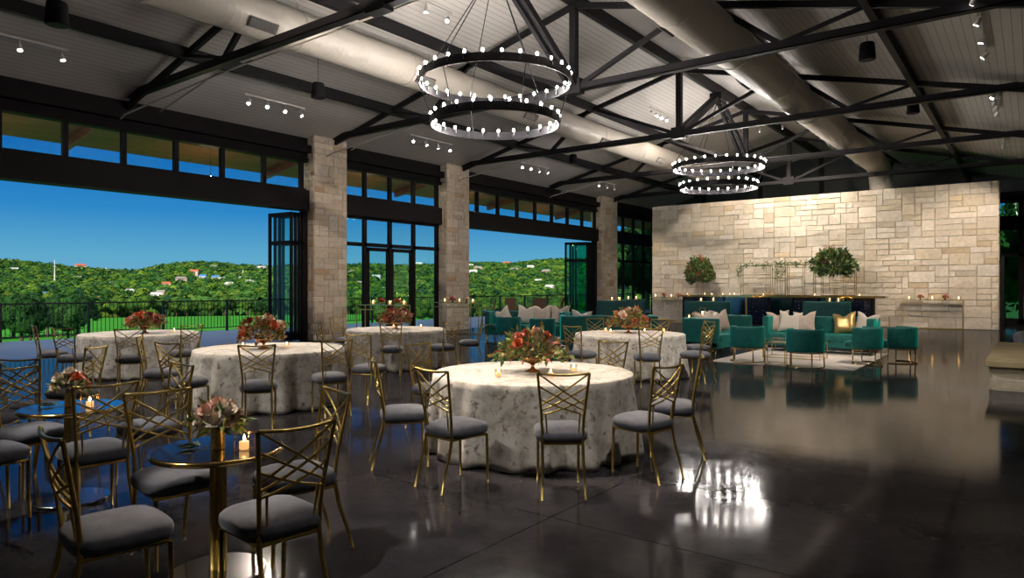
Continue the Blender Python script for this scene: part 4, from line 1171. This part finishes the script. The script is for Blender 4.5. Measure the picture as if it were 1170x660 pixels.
# track lights with aimed heads (a spot lamp in every head)
LAMPS=[]
def spotlamp(p,tgt,power,angle,blend,colr,rad=.05):
    l=bpy.data.lights.new('track_lamp','SPOT'); l.energy=power; l.spot_size=R(angle); l.spot_blend=blend; l.color=colr; l.shadow_soft_size=rad
    o=bpy.data.objects.new('track_lamp',l); COL.objects.link(o); o.location=p
    d=Vector(tgt)-Vector(p); o.rotation_mode='QUATERNION'; o.rotation_quaternion=d.to_track_quat('-Z','Y'); LAMPS.append(o)
WARM=(1,.84,.68); NEUT=(1,.93,.85)
def track(x,y0,y1,aims,label,white=True,power=300,angle=40,colr=WARM,axis='y'):
    zc=roof(x)-.02; n=len(aims); mm='white' if white else 'black'
    t=thing('track_light',label,'track light',(x,(y0+y1)/2,zc),0,'ceiling track lights'); L=(y1-y0)/2
    m=MB(); m.beam((0,-L,-.02),(0,L,-.02),.04,.045) if axis=='y' else m.beam((-L,0,-.06),(L,0,-.06),.04,.045); m.build('track',mm,t)
    for k,a in enumerate(aims):
        u=-L+.12+(2*L-.24)*k/max(1,n-1); q=Vector((0,u,-.02)) if axis=='y' else Vector((u,0,-.06))
        wp=q+Vector((x,(y0+y1)/2,zc)); tgt,pw,an=a if a else ((wp.x*.8-1.7,wp.y,0),power,angle)
        d=(Vector(tgt)-wp).normalized(); c=q+Vector((0,0,-.17))
        m=MB(); m.tube([q,c+Vector((0,0,.03))],.012,6); m.tube([c-d*.07,c+d*.07],[.036,.048],14); h=m.build('spot_head',mm,t)
        m=MB(); m.tube([c+d*.066,c+d*.074],.040,14); m.build('lens','lens',h)
        if pw: spotlamp(wp+Vector((0,0,-.17))+d*.10,tgt,pw,an,.6,colr)
zt=.76
track(-15.8,3.3,5.75,[((-13,4.2,0),160,60),((-13.2,6.0,zt),450,30),((-12.5,4.5,0),160,60),((-13.0,6.5,0),160,60)],'white track of spots nearest the camera above the open terrace doors')
track(-15.8,9.72,11.5,[((-13.2,6.1,zt),500,26),((-8.5,5.7,zt),900,24),((-10.3,9.7,zt),500,28),((-12,12,0),300,50)],'white track of four spots above the folded glass doors')
track(-15.8,15.5,17.45,[((-10.3,9.7,zt),700,22),((-12.3,17.1,.5),260,30),((-15.8,17.7,1),700,40),((-11.5,15.8,.5),260,30)],'white track of four spots above the glazed double doors')
track(-15.8,21.4,23.3,[((-12.3,17.1,.5),260,26),((-9,16,.5),260,26),((-13.9,25.3,1),250,30),((-10,26,1),250,30)],'white track of four spots in the middle above the far opening')
track(-15.8,27.3,29.0,[((-13.9,25.3,1),200,30),((-14.5,31,2.5),260,40),((-16,31,2),200,40)],'white track of spots above the third stone pillar')
track(-10.56,10.0,11.65,[((-5.9,11.4,zt),1100,24),((-10.36,9.75,zt),800,26),((-8.5,5.62,zt),800,26)],'white track of spots beyond the upper ring of the closer chandelier')
track(-10.56,21.86,23.3,[((-11.6,31,3.6),700,60),((-8.9,31,3.8),700,60),((-9,16,.5),300,30),((-6.4,17,.4),400,28)],'white track of spots on the window slope between the two chandeliers')
track(-10.56,4.0,5.6,[((-8.5,5.6,zt),1000,26),((-4.0,5.6,zt),1000,28),((-5.7,2.1,.7),120,44),((-3.6,2.0,.7),120,44)],'white track of spots high above the camera on the window slope')
track(-6.38,4.2,5.8,[((-17.1,13.3,3.2),1500,22),((-17.1,19.2,3.2),1800,18),((-4.0,5.65,zt),1700,26),((-3.6,2.05,.84),1500,9),((-3.4,5.0,zt),700,30),((-5.9,11.4,zt),700,22)],'white track of spots high above the nearest table')
track(-.75,13.1,16.6,[((-4.1,17.9,.4),800,24),((-4.0,15.4,.3),420,26),((-2.6,16.2,.5),600,24),((-6.4,17,.4),500,22)],'white track of spots on the open-floor slope, nearest one',power=250)
track(-.75,20.0,22.4,[((-4.1,17.9,.4),500,26),((-3,31,1.6),420,44),((-6.2,28.3,1.1),300,30),((-5,30,1.5),300,30)],'white track of spots on the open-floor slope, middle one',power=250)
track(-.75,25.5,27.6,[((-3.2,31,3.0),420,60),((-1.8,31,3.2),420,60)],'white track of spots on the open-floor slope, farthest one',power=250)
track(-6.38,-3.2,-1.2,[((-4.0,5.0,.5),650,26),((-3.6,2.05,.80),1500,9),((-7.5,5.0,.5),600,24),((-5.74,2.1,.80),1500,9)],'added unseen white track of fill spots high behind the camera',colr=NEUT)  # unseen track, added as front fill for tables and roses
track(-.75,3.0,5.4,[((-3.6,5.0,.4),350,34),((.2,13.2,.3),700,24),((-3.3,2.0,.5),160,40),((-5.2,10.6,.5),500,24)],'added unseen white track of fill spots on the open-floor slope beside the camera',colr=NEUT)  # unseen track, added to fill table fronts and the stone bench
track(-10.56,-1.5,.5,[((-8.4,5.0,.5),750,26),((-13.0,5.8,.6),1000,20),((-5.74,2.1,.8),900,14),((-10.2,9.2,.5),600,20)],'added unseen white track of fill spots on the window slope behind the camera',colr=NEUT)  # unseen track, added as fill on the window-side tables
track(-.75,8.2,10.4,[((-3.6,14.6,.5),260,30),((-5.8,15.8,.5),260,24),((.3,13.2,.3),700,40),((-5.4,11.0,.5),700,26)],'unseen white track of fill spots on the open-floor slope before the lounge',colr=NEUT)  # unseen track, frontal fill for lounge, bench and farthest table
WZ=29.0
track(-8.6,WZ-1.5,WZ+1.5,[((-12.4,31.2,3.0),560,80),((-10.2,31.2,3.1),480,80),((-7.9,31.2,3.2),680,80),((-5.6,31.2,3.0),600,80)],'white track of spots washing the far stone wall',axis='x',power=300,colr=(1,.87,.72))

def speaker(x,y,z,s,label):
    t=thing('pendant_speaker',label,'speaker',(x,y,z),0,'black pendant speakers')
    m=MB(); m.lathe([(.0,.17),(.12,.17),(.135,.15),(.155,-.10),(.16,-.15),(.145,-.17),(.0,-.17)],24,cap=False); m.build('shell','speaker',t,smooth=True)
    m=MB(); m.lathe([(.0,-.171),(.13,-.171),(.13,-.176),(0,-.18)],24,cap=False); m.build('speaker_grille','black',t)
    m=MB(); m.tube([(0,0,.17),(0,0,roof(x)-z-.01)],.006,5); m.build('cable','black',t)
for a in ((-11.32,3.97,5.58,1,'black pendant speaker nearest the camera, before the white plank ceiling'),
 (-12.9,9.75,6.05,1,'black pendant speaker beside the purlin above the folded glass doors'),
 (-13.86,22.12,6.45,1,'black pendant speaker below the closer chandelier, over the far opening'),
 (-13.55,27.0,6.4,1,'black pendant speaker near the third stone pillar'),
 (-2.63,15.2,6.30,1,'black pendant speaker on the open-floor slope, larger in view'),
 (-2.5,20.7,6.32,1,'black pendant speaker on the open-floor slope just beyond the larger one')): speaker(*a)

# ------------------------------------------------------------------ landscape
RIDGE=np.array([(-300,299),(-50,297.5),(0,297),(40,300),(80,304.5),(130,309.5),(160,310),(180,307),(240,304.5),(310,304),(420,301),(450,303),(540,300.5),(600,299.5),(660,299),(750,297),(1000,296)],float)
YAW=math.atan((1180-585)/785)
RT=YAW-np.arctan((RIDGE[:,0]-585)/785); RE=(328-RIDGE[:,1])/785*np.cos(np.arctan((RIDGE[:,0]-585)/785))
_o=np.argsort(RT); RT=RT[_o]; RE=RE[_o]
def terrain(th,r):
    th=np.asarray(th,float); r=np.asarray(r,float)
    low=np.interp(r,[0,24,40,60,165,220,420],[-1.2,-1.2,-2.0,-2.9,-4.7,-8,-18])
    top=1.6+1550*np.interp(th,RT,RE)-11
    u=np.clip((r-420)/1130,0,1); s=u*u*(3-2*u)*.45+u*.55
    z=low+(top+18)*s
    w=np.clip((r-260)/400,0,1)*np.clip((1560-r)/300,0,1)
    z=z+w*(5*np.sin(th*23+r/170)+6*np.sin(th*11-r/240+1.3)+3*np.sin(th*41+r/90))
    z=np.where(r>1550,top-(r-1550)*.03,z)
    return z
def build_np(name,V,F,colv,m,kind=None,smooth=True):
    me=bpy.data.meshes.new(name); k=F.shape[1]
    me.vertices.add(len(V)); me.vertices.foreach_set('co',V.astype(np.float32).ravel())
    me.loops.add(F.size); me.loops.foreach_set('vertex_index',F.astype(np.int32).ravel())
    me.polygons.add(len(F)); me.polygons.foreach_set('loop_start',np.arange(0,F.size,k,dtype=np.int32)); me.polygons.foreach_set('loop_total',np.full(len(F),k,np.int32))
    if smooth: me.polygons.foreach_set('use_smooth',np.ones(len(F),bool))
    ca=me.color_attributes.new('Col','FLOAT_COLOR','POINT'); c=np.ones((len(V),4),np.float32); c[:,:3]=colv; ca.data.foreach_set('color',c.ravel())
    me.update(calc_edges=True); me.materials.append(M[m]); o=bpy.data.objects.new(name,me); COL.objects.link(o)
    if kind: o['kind']=kind
    return o
th=np.linspace(R(-25),R(112),230); rr=np.concatenate([np.linspace(24,166,40),np.linspace(172,500,50),np.geomspace(510,3200,70)])
T,RR=np.meshgrid(th,rr); Z=terrain(T,RR); V=np.stack([-np.sin(T)*RR,np.cos(T)*RR,Z],-1).reshape(-1,3)
# keep the ground below the building and patio
V[:,2]=np.where((V[:,0]>-24.3)&(V[:,1]<52),np.minimum(V[:,2],-1.2),V[:,2])
nT=len(th); I=np.arange(len(rr)-1)[:,None]*nT+np.arange(nT-1)[None]; F=np.stack([I,I+nT,I+nT+1,I+1],-1).reshape(-1,4)
lawn=((RR<166)&(RR>20)).reshape(-1)
cv=np.where(lawn[:,None],np.array([.050,.27,.018]),np.array([.030,.085,.018]))
build_np('hills',V,F,cv,'land','structure')
# houses on the hillside
HOUSES=[(-1477.1, 435.5, 44.6, 15.0, 't'), (-1440.5, 544.6, 37.8, 16.0, 'r'), (-1427.5, 577.8, 29.9, 16.4, 'w'), (-1050.9, 392.9, 10.5, 12.6, 't'), (-833.5, 344.7, 3.6, 7.8, 'w'), (-552.0, 184.3, -4.7, 6, 'b'), (-499.9, 163.6, -7.6, 6.0, 'w'), (-652.9, 257.9, -9.6, 6.6, 'r'), (-778.1, 342.1, -4.2, 7.9, 'w'), (-760.4, 361.6, -9.0, 10.2, 'w'), (-852.9, 418.4, 3.4, 9.6, 'r'), (-898.9, 460.5, 9.5, 12.1, 't'), (-783.4, 378.4, -6.3, 9.3, 't'), (-983.4, 523.4, 21.5, 12.0, 'r'), (-1072.0, 603.1, 31.9, 11.5, 't'), (-931.4, 526.6, 13.4, 9.8, 'b'), (-868.0, 500.6, 9.0, 11.6, 'w'), (-705.0, 414.8, 3.0, 8.4, 'w'), (-684.1, 426.2, 4.9, 9.0, 'w'), (-755.6, 462.7, 9.6, 9.6, 'w'), (-1179.0, 743.7, 33.7, 12.6, 't'), (-1211.8, 781.6, 35.0, 16.1, 'w'), (-939.2, 512.6, 14.5, 9.7, 'b'), (-1257.2, 382.1, 25.4, 12.5, 'w'), (-930.4, 1086.0, 43.2, 12.2, 'w'), (-835.5, 982.8, 26.7, 14.9, 'w'), (-870.4, 1037.1, 34.9, 15.7, 't'), (-939.6, 1220.1, 49.6, 17.9, 'r'), (-652.7, 868.0, 25.9, 12.5, 't'), (-665.2, 928.2, 32.3, 11.3, 'w'), (-598.7, 877.1, 22.6, 12.6, 't'), (-521.6, 745.7, 7.7, 9.1, 'w'), (-448.8, 664.7, -0.4, 9.5, 'w'), (-486.9, 672.2, 1.7, 7.6, 't'), (-696.9, 578.9, 18.7, 8.4, 't'), (-586.9, 498.5, 4.4, 7.4, 't'), (-673.8, 599.7, 12.0, 10.8, 'w'), (-564.8, 511.5, -2.3, 7.6, 'w'), (-1087.5, 1090.4, 48.2, 16.5, 'w')]  #HOUSES#
# forest: too many crowns to count
nrng=np.random.default_rng(4)
def ico(sub):
    import bmesh
    bm=bmesh.new(); bmesh.ops.create_icosphere(bm,subdivisions=sub,radius=1.); v=np.array([p.co[:] for p in bm.verts]); f=np.array([[q.index for q in p.verts] for p in bm.faces]); bm.free(); return v,f
def leaf_tris(n,rng,rad,size):
    d=rng.normal(size=(n,3)); d/=np.linalg.norm(d,axis=1)[:,None]; p=d*(rad*(.78+.45*rng.random((n,1))))
    a=rng.normal(size=(n,3)); a/=np.linalg.norm(a,axis=1)[:,None]; u=np.cross(d+.6*a,a); u/=np.linalg.norm(u,axis=1)[:,None]+1e-6; w=np.cross(u,d+.5*a); w/=np.linalg.norm(w,axis=1)[:,None]+1e-6
    sz=size*(.6+.8*rng.random((n,1))); v=np.stack([p-u*sz,p+u*sz*.9-w*sz*.4,p+w*sz],1).reshape(-1,3); return v,np.arange(3*n).reshape(n,3)
def crowns(sub,n_t,nl=46):
    v,f=ico(sub); out=[]; rg=np.random.default_rng(9)
    for k in range(n_t):
        d=np.array([.86*(1+.42*noise.noise(Vector(p)*1.5+Vector((k*7.1,0,0)))+.3*noise.noise(Vector(p)*3.6+Vector((0,k*3.3,0)))) for p in v])
        lv,lf=leaf_tris(nl,rg,1.0,.30)
        out.append(np.concatenate([v*d[:,None]*np.array([1,1,.85]),lv*np.array([1,1,.85])]))
    return out,np.concatenate([f,lf+len(v)])
TH0,TH1=R(8),R(84)
PALT=np.array([(.024,.095,.018),(.050,.145,.018),(.090,.195,.020),(.140,.235,.026),(.018,.070,.026),(.06,.165,.03)])
def scatter(r0,r1,sub):
    temps,f=crowns(sub,7); pts=[]; r=r0
    while r<r1:
        Rc=2.7+r/300; n=int((TH1-TH0)*r/(1.28*Rc)); t=TH0+(TH1-TH0)*(np.arange(n)+nrng.random(n))/n
        rad=r+(nrng.random(n)-.5)*Rc*1.6
        pts.append(np.stack([t,rad,Rc*(.55+.8*nrng.random(n))],-1)); r+=1.25*Rc
    P=np.concatenate(pts); z=terrain(P[:,0],P[:,1]); X=np.stack([-np.sin(P[:,0])*P[:,1],np.cos(P[:,0])*P[:,1],z+P[:,2]*.55],-1)
    keep=(X[:,0]<-45)|(X[:,1]>75)
    for (hx,hy,hz,hs,*_) in HOUSES:
        d=np.array([hx,hy]); L=np.linalg.norm(d); d=d/L; q=X[:,:2]-np.array([hx,hy]); al=q@d; ac=np.abs(q@np.array([-d[1],d[0]]))
        keep&=~((al<hs*.8)&(al>-hs*2.6)&(ac<hs*.8+P[:,2]*.6))
    X=X[keep]; P=P[keep]; Vs=[];Fs=[];Cs=[]; o=0; nv=len(temps[0])
    tid=nrng.integers(0,7,len(X)); ang=nrng.random(len(X))*6.28
    nz=np.array([noise.noise(Vector((x/95,y/95,3.))) for x,y,_ in X]); 
    for i in range(len(X)):
        b=temps[tid[i]]; ca,sa=math.cos(ang[i]),math.sin(ang[i]); s=P[i,2]
        w=np.empty_like(b); w[:,0]=(b[:,0]*ca-b[:,1]*sa)*s+X[i,0]; w[:,1]=(b[:,0]*sa+b[:,1]*ca)*s+X[i,1]; w[:,2]=b[:,2]*s+X[i,2]
        c=PALT[min(5,max(0,int(nrng.random()*5.99)))]*(1+.35*nz[i])*(.8+.4*nrng.random()); Vs.append(w); Fs.append(f+o); Cs.append(np.broadcast_to(c,b.shape)); o+=nv
    return np.concatenate(Vs),np.concatenate(Fs),np.concatenate(Cs),len(X)
V1,F1,C1,n1=scatter(188,340,2); V2,F2,C2,n2=scatter(342,1640,1)
o=build_np('forest',np.concatenate([V1,V2]),np.concatenate([F1,F2+len(V1)]),np.concatenate([C1,C2]),'tree','stuff')
tag(o,'dense green woodland covering the far hillsides beyond the lawn','forest')
print('crowns',n1,n2)
# single trees in the belt beyond the lawn
def tree_meshes(k,pal):
    rng=random.Random(k); rg=np.random.default_rng(k); v,f=ico(2); Vs=[];Fs=[];Cs=[];o=0
    for j in range(24):
        a=rng.uniform(0,6.28); e=rng.uniform(-.35,1.3); q=rng.uniform(.6,1.)
        c=np.array((math.cos(a)*.48*math.cos(e)*q,math.sin(a)*.48*math.cos(e)*q,.60+.32*math.sin(e)*q)) if j else np.array((0,0,.6)); s=rng.uniform(.12,.20) if j else .36
        d=np.array([.9*(1+.5*noise.noise(Vector(p)*2.2+Vector((j*5+k,0,0)))) for p in v])
        lv,lf=leaf_tris(130 if j else 200,rg,1.02,.20 if j else .12)
        w=np.concatenate([v*d[:,None],lv])*s*np.array([1,1,.85])+c; ff=np.concatenate([f,lf+len(v)]); col=np.array(pick(pal,rng,.3)); Vs.append(w);Fs.append(ff+o);Cs.append(np.broadcast_to(col,w.shape));o+=len(w)
    oo=build_np('crown',np.concatenate(Vs),np.concatenate(Fs),np.concatenate(Cs),'tree'); me=oo.data; bpy.data.objects.remove(oo); return me
LIGHTG=[(.06,.15,.02),(.10,.20,.025),(.045,.12,.02)]; DARKG=[(.015,.055,.014),(.022,.075,.016),(.03,.09,.02)]
TM=[tree_meshes(k,LIGHTG if k%2 else DARKG) for k in range(4)]
mt=MB(); mt.tube([(0,0,-.1),(.01,0,.3),(0,.01,.6)],[.045,.035,.02],8); TRK=mt.build('trunk','trunk'); TRKM=TRK.data; bpy.data.objects.remove(TRK)
def tree(th_,r_,h,k,label,group):
    z=float(terrain(th_,r_)); h*=.78; t=thing('tree',label,'tree',(-math.sin(th_)*r_,math.cos(th_)*r_,z-.1),random.random()*6,group); t.scale=(h*.85,h*.85,h)
    for nm,me in (('crown',TM[k%4]),('trunk',TRKM)): c=bpy.data.objects.new(nm,me); COL.objects.link(c); c.parent=t
def th_of(col): return YAW-math.atan((col-585)/785)
random.seed(12)
for i in range(46):
    c=70+i*14.2+random.uniform(-4,4); tree(th_of(c),168+random.uniform(-3,14),random.uniform(4.6,6.6),1 if random.random()<.65 else random.choice([0,2,3]),'leafy tree in the belt along the far edge of the bright lawn','trees along the lawn edge')
for i in range(15):
    c=-60+i*10.5+random.uniform(-3,3); tree(th_of(c),random.uniform(62,84),random.uniform(3.8,5.2),0 if i%3 else 2,'dark leafy tree just below the terrace rail, in front of the lawn','dark trees below the rail')
for i in range(18):
    c=440+i*14; r_=random.uniform(60,95); tree(th_of(c),r_,random.uniform(3.6,5.2),1 if i%2 else 3,'bushy tree just beyond the rail seen through the far opening','trees beyond the far rail')
for i,(x,y) in enumerate(((-22,45),(-19,43),(-16.5,46),(-13,44),(-9,46),(-6,45),(-3.5,43.5),(-1.2,43),(.8,44),(3,45),(-24.5,50),(-20.5,50),(2,41.5),(-18,41.5),(-15.2,42.5))):
    r_=math.hypot(x,y); t=thing('tree','shady tree standing close behind the end glazing','tree',(x,y,-1.3),i*1.3,'trees behind the end wall'); s=random.uniform(6.5,9.); t.scale=(s*.6,s*.6,s)
    for nm,me in (('crown',TM[0 if i%3 else 2]),('trunk',TRKM)): c=bpy.data.objects.new(nm,me); COL.objects.link(c); c.parent=t
def house(x,y,z,s,rot,wc,rc,label,group):
    t=thing('house',label,'house',(x,y,z),rot,group); h=s*.30
    m=MB(); m.box(-s/2,-s*.3,-4,s/2,s*.3,h,wc); m.box(s*.1,-s*.45,-4,s*.45,-s*.29,h*.8,wc); m.build('walls','house',t)
    m=MB(); m.add([(-s*.55,-s*.36,h),(s*.55,-s*.36,h),(s*.55,s*.36,h),(-s*.55,s*.36,h),(-s*.45,0,h*1.75),(s*.45,0,h*1.75)],[(0,1,5,4),(2,3,4,5),(0,4,3),(1,2,5),(0,3,2,1)],rc); m.build('roof','house',t)
    m=MB()
    for k in range(4): m.box(-s*.42+k*s*.2,-s*.306,h*.25,-s*.32+k*s*.2,-s*.299,h*.75,(.05,.07,.09))
    m.build('windows','house',t)
HL={'w':'white house with pale roof among the trees on the far hillside','r':'house with red tiled roof among the trees on the far hillside','b':'house with blue roof among the trees on the far hillside','t':'tan house with grey roof among the trees on the far hillside'}
HC_={'w':((.72,.70,.66),(.55,.54,.52)),'r':((.60,.45,.36),(.50,.12,.05)),'b':((.55,.60,.66),(.05,.22,.55)),'t':((.50,.40,.30),(.28,.24,.21))}
for (hx,hy,hz,hs,k) in HOUSES: house(hx,hy,hz,hs,math.atan2(-hx,hy)+random.uniform(-.5,.5),*HC_[k],HL[k],'far hillside houses')
for (c,rw0,rw1,l) in ((62.5,297.,313.,'tall white mast on the far hillside at the window end'),(277.5,308.,320.,'white mast rising beside white houses on the far hillside')):
    t_=th_of(c); r_=1000.; d_=r_*math.cos(math.atan((c-585)/785)); zb=1.6+(328-rw1)/785*d_; zt_=1.6+(328-rw0)/785*d_
    t=thing('radio_mast',l,'mast',(-math.sin(t_)*r_,math.cos(t_)*r_,zb-14)); m=MB(); m.tube([(0,0,0),(0,0,zt_-zb+14)],[1.0,.35],8); m.build('pole','white',t); m=MB(); m.box(-1.2,-1.2,(zt_-zb)*.5+14,1.2,1.2,(zt_-zb)*.5+14.6); m.build('platform','white',t)

# ------------------------------------------------------------------ sky, sun, camera
w=bpy.data.worlds.new('sky'); S.world=w; w.use_nodes=True; N,L=w.node_tree.nodes,w.node_tree.links
bg=N['Background']; tc=N.new('ShaderNodeTexCoord'); sx=N.new('ShaderNodeSeparateXYZ'); L.new(tc.outputs['Generated'],sx.inputs[0])
c=ramp(N,L,sx.outputs[2],[(0,(.17,.40,.56)),(.04,(.105,.375,.575)),(.10,(.025,.23,.54)),(.18,(.004,.135,.47)),(.40,(.0,.10,.40)),(.55,(.10,.20,.42)),(.7,(.55,.62,.72)),(1,(.75,.80,.86))])  # upper sky, out of view, made paler and brighter to light the patio
L.new(c,bg.inputs['Color']); bg.inputs['Strength'].default_value=.86
sun=bpy.data.lights.new('sun','SUN'); sun.energy=5.0; sun.angle=R(.6); sun.color=(1,.93,.78)
o=bpy.data.objects.new('sun',sun); COL.objects.link(o); o.rotation_mode='QUATERNION'; o.rotation_quaternion=(-Vector((.50,-.72,.46))).to_track_quat('-Z','Y')
cam=bpy.data.cameras.new('camera'); cam.sensor_width=36; cam.lens=36*785/1170; cam.shift_y=-2/1170; cam.clip_end=6000; cam.clip_start=.05
o=bpy.data.objects.new('camera',cam); COL.objects.link(o); o.location=(0,0,1.6); o.rotation_euler=(PI/2,0,YAW); S.camera=o
S.view_settings.view_transform='Standard'; S.view_settings.look='None'; S.view_settings.gamma=1; S.view_settings.use_curve_mapping=False
S.view_settings.exposure=.30
cy=S.cycles; cy.use_denoising=True; cy.max_bounces=7; cy.diffuse_bounces=4; cy.glossy_bounces=4; cy.transmission_bounces=6; cy.transparent_max_bounces=12
cy.caustics_reflective=False; cy.caustics_refractive=False; cy.sample_clamp_indirect=4
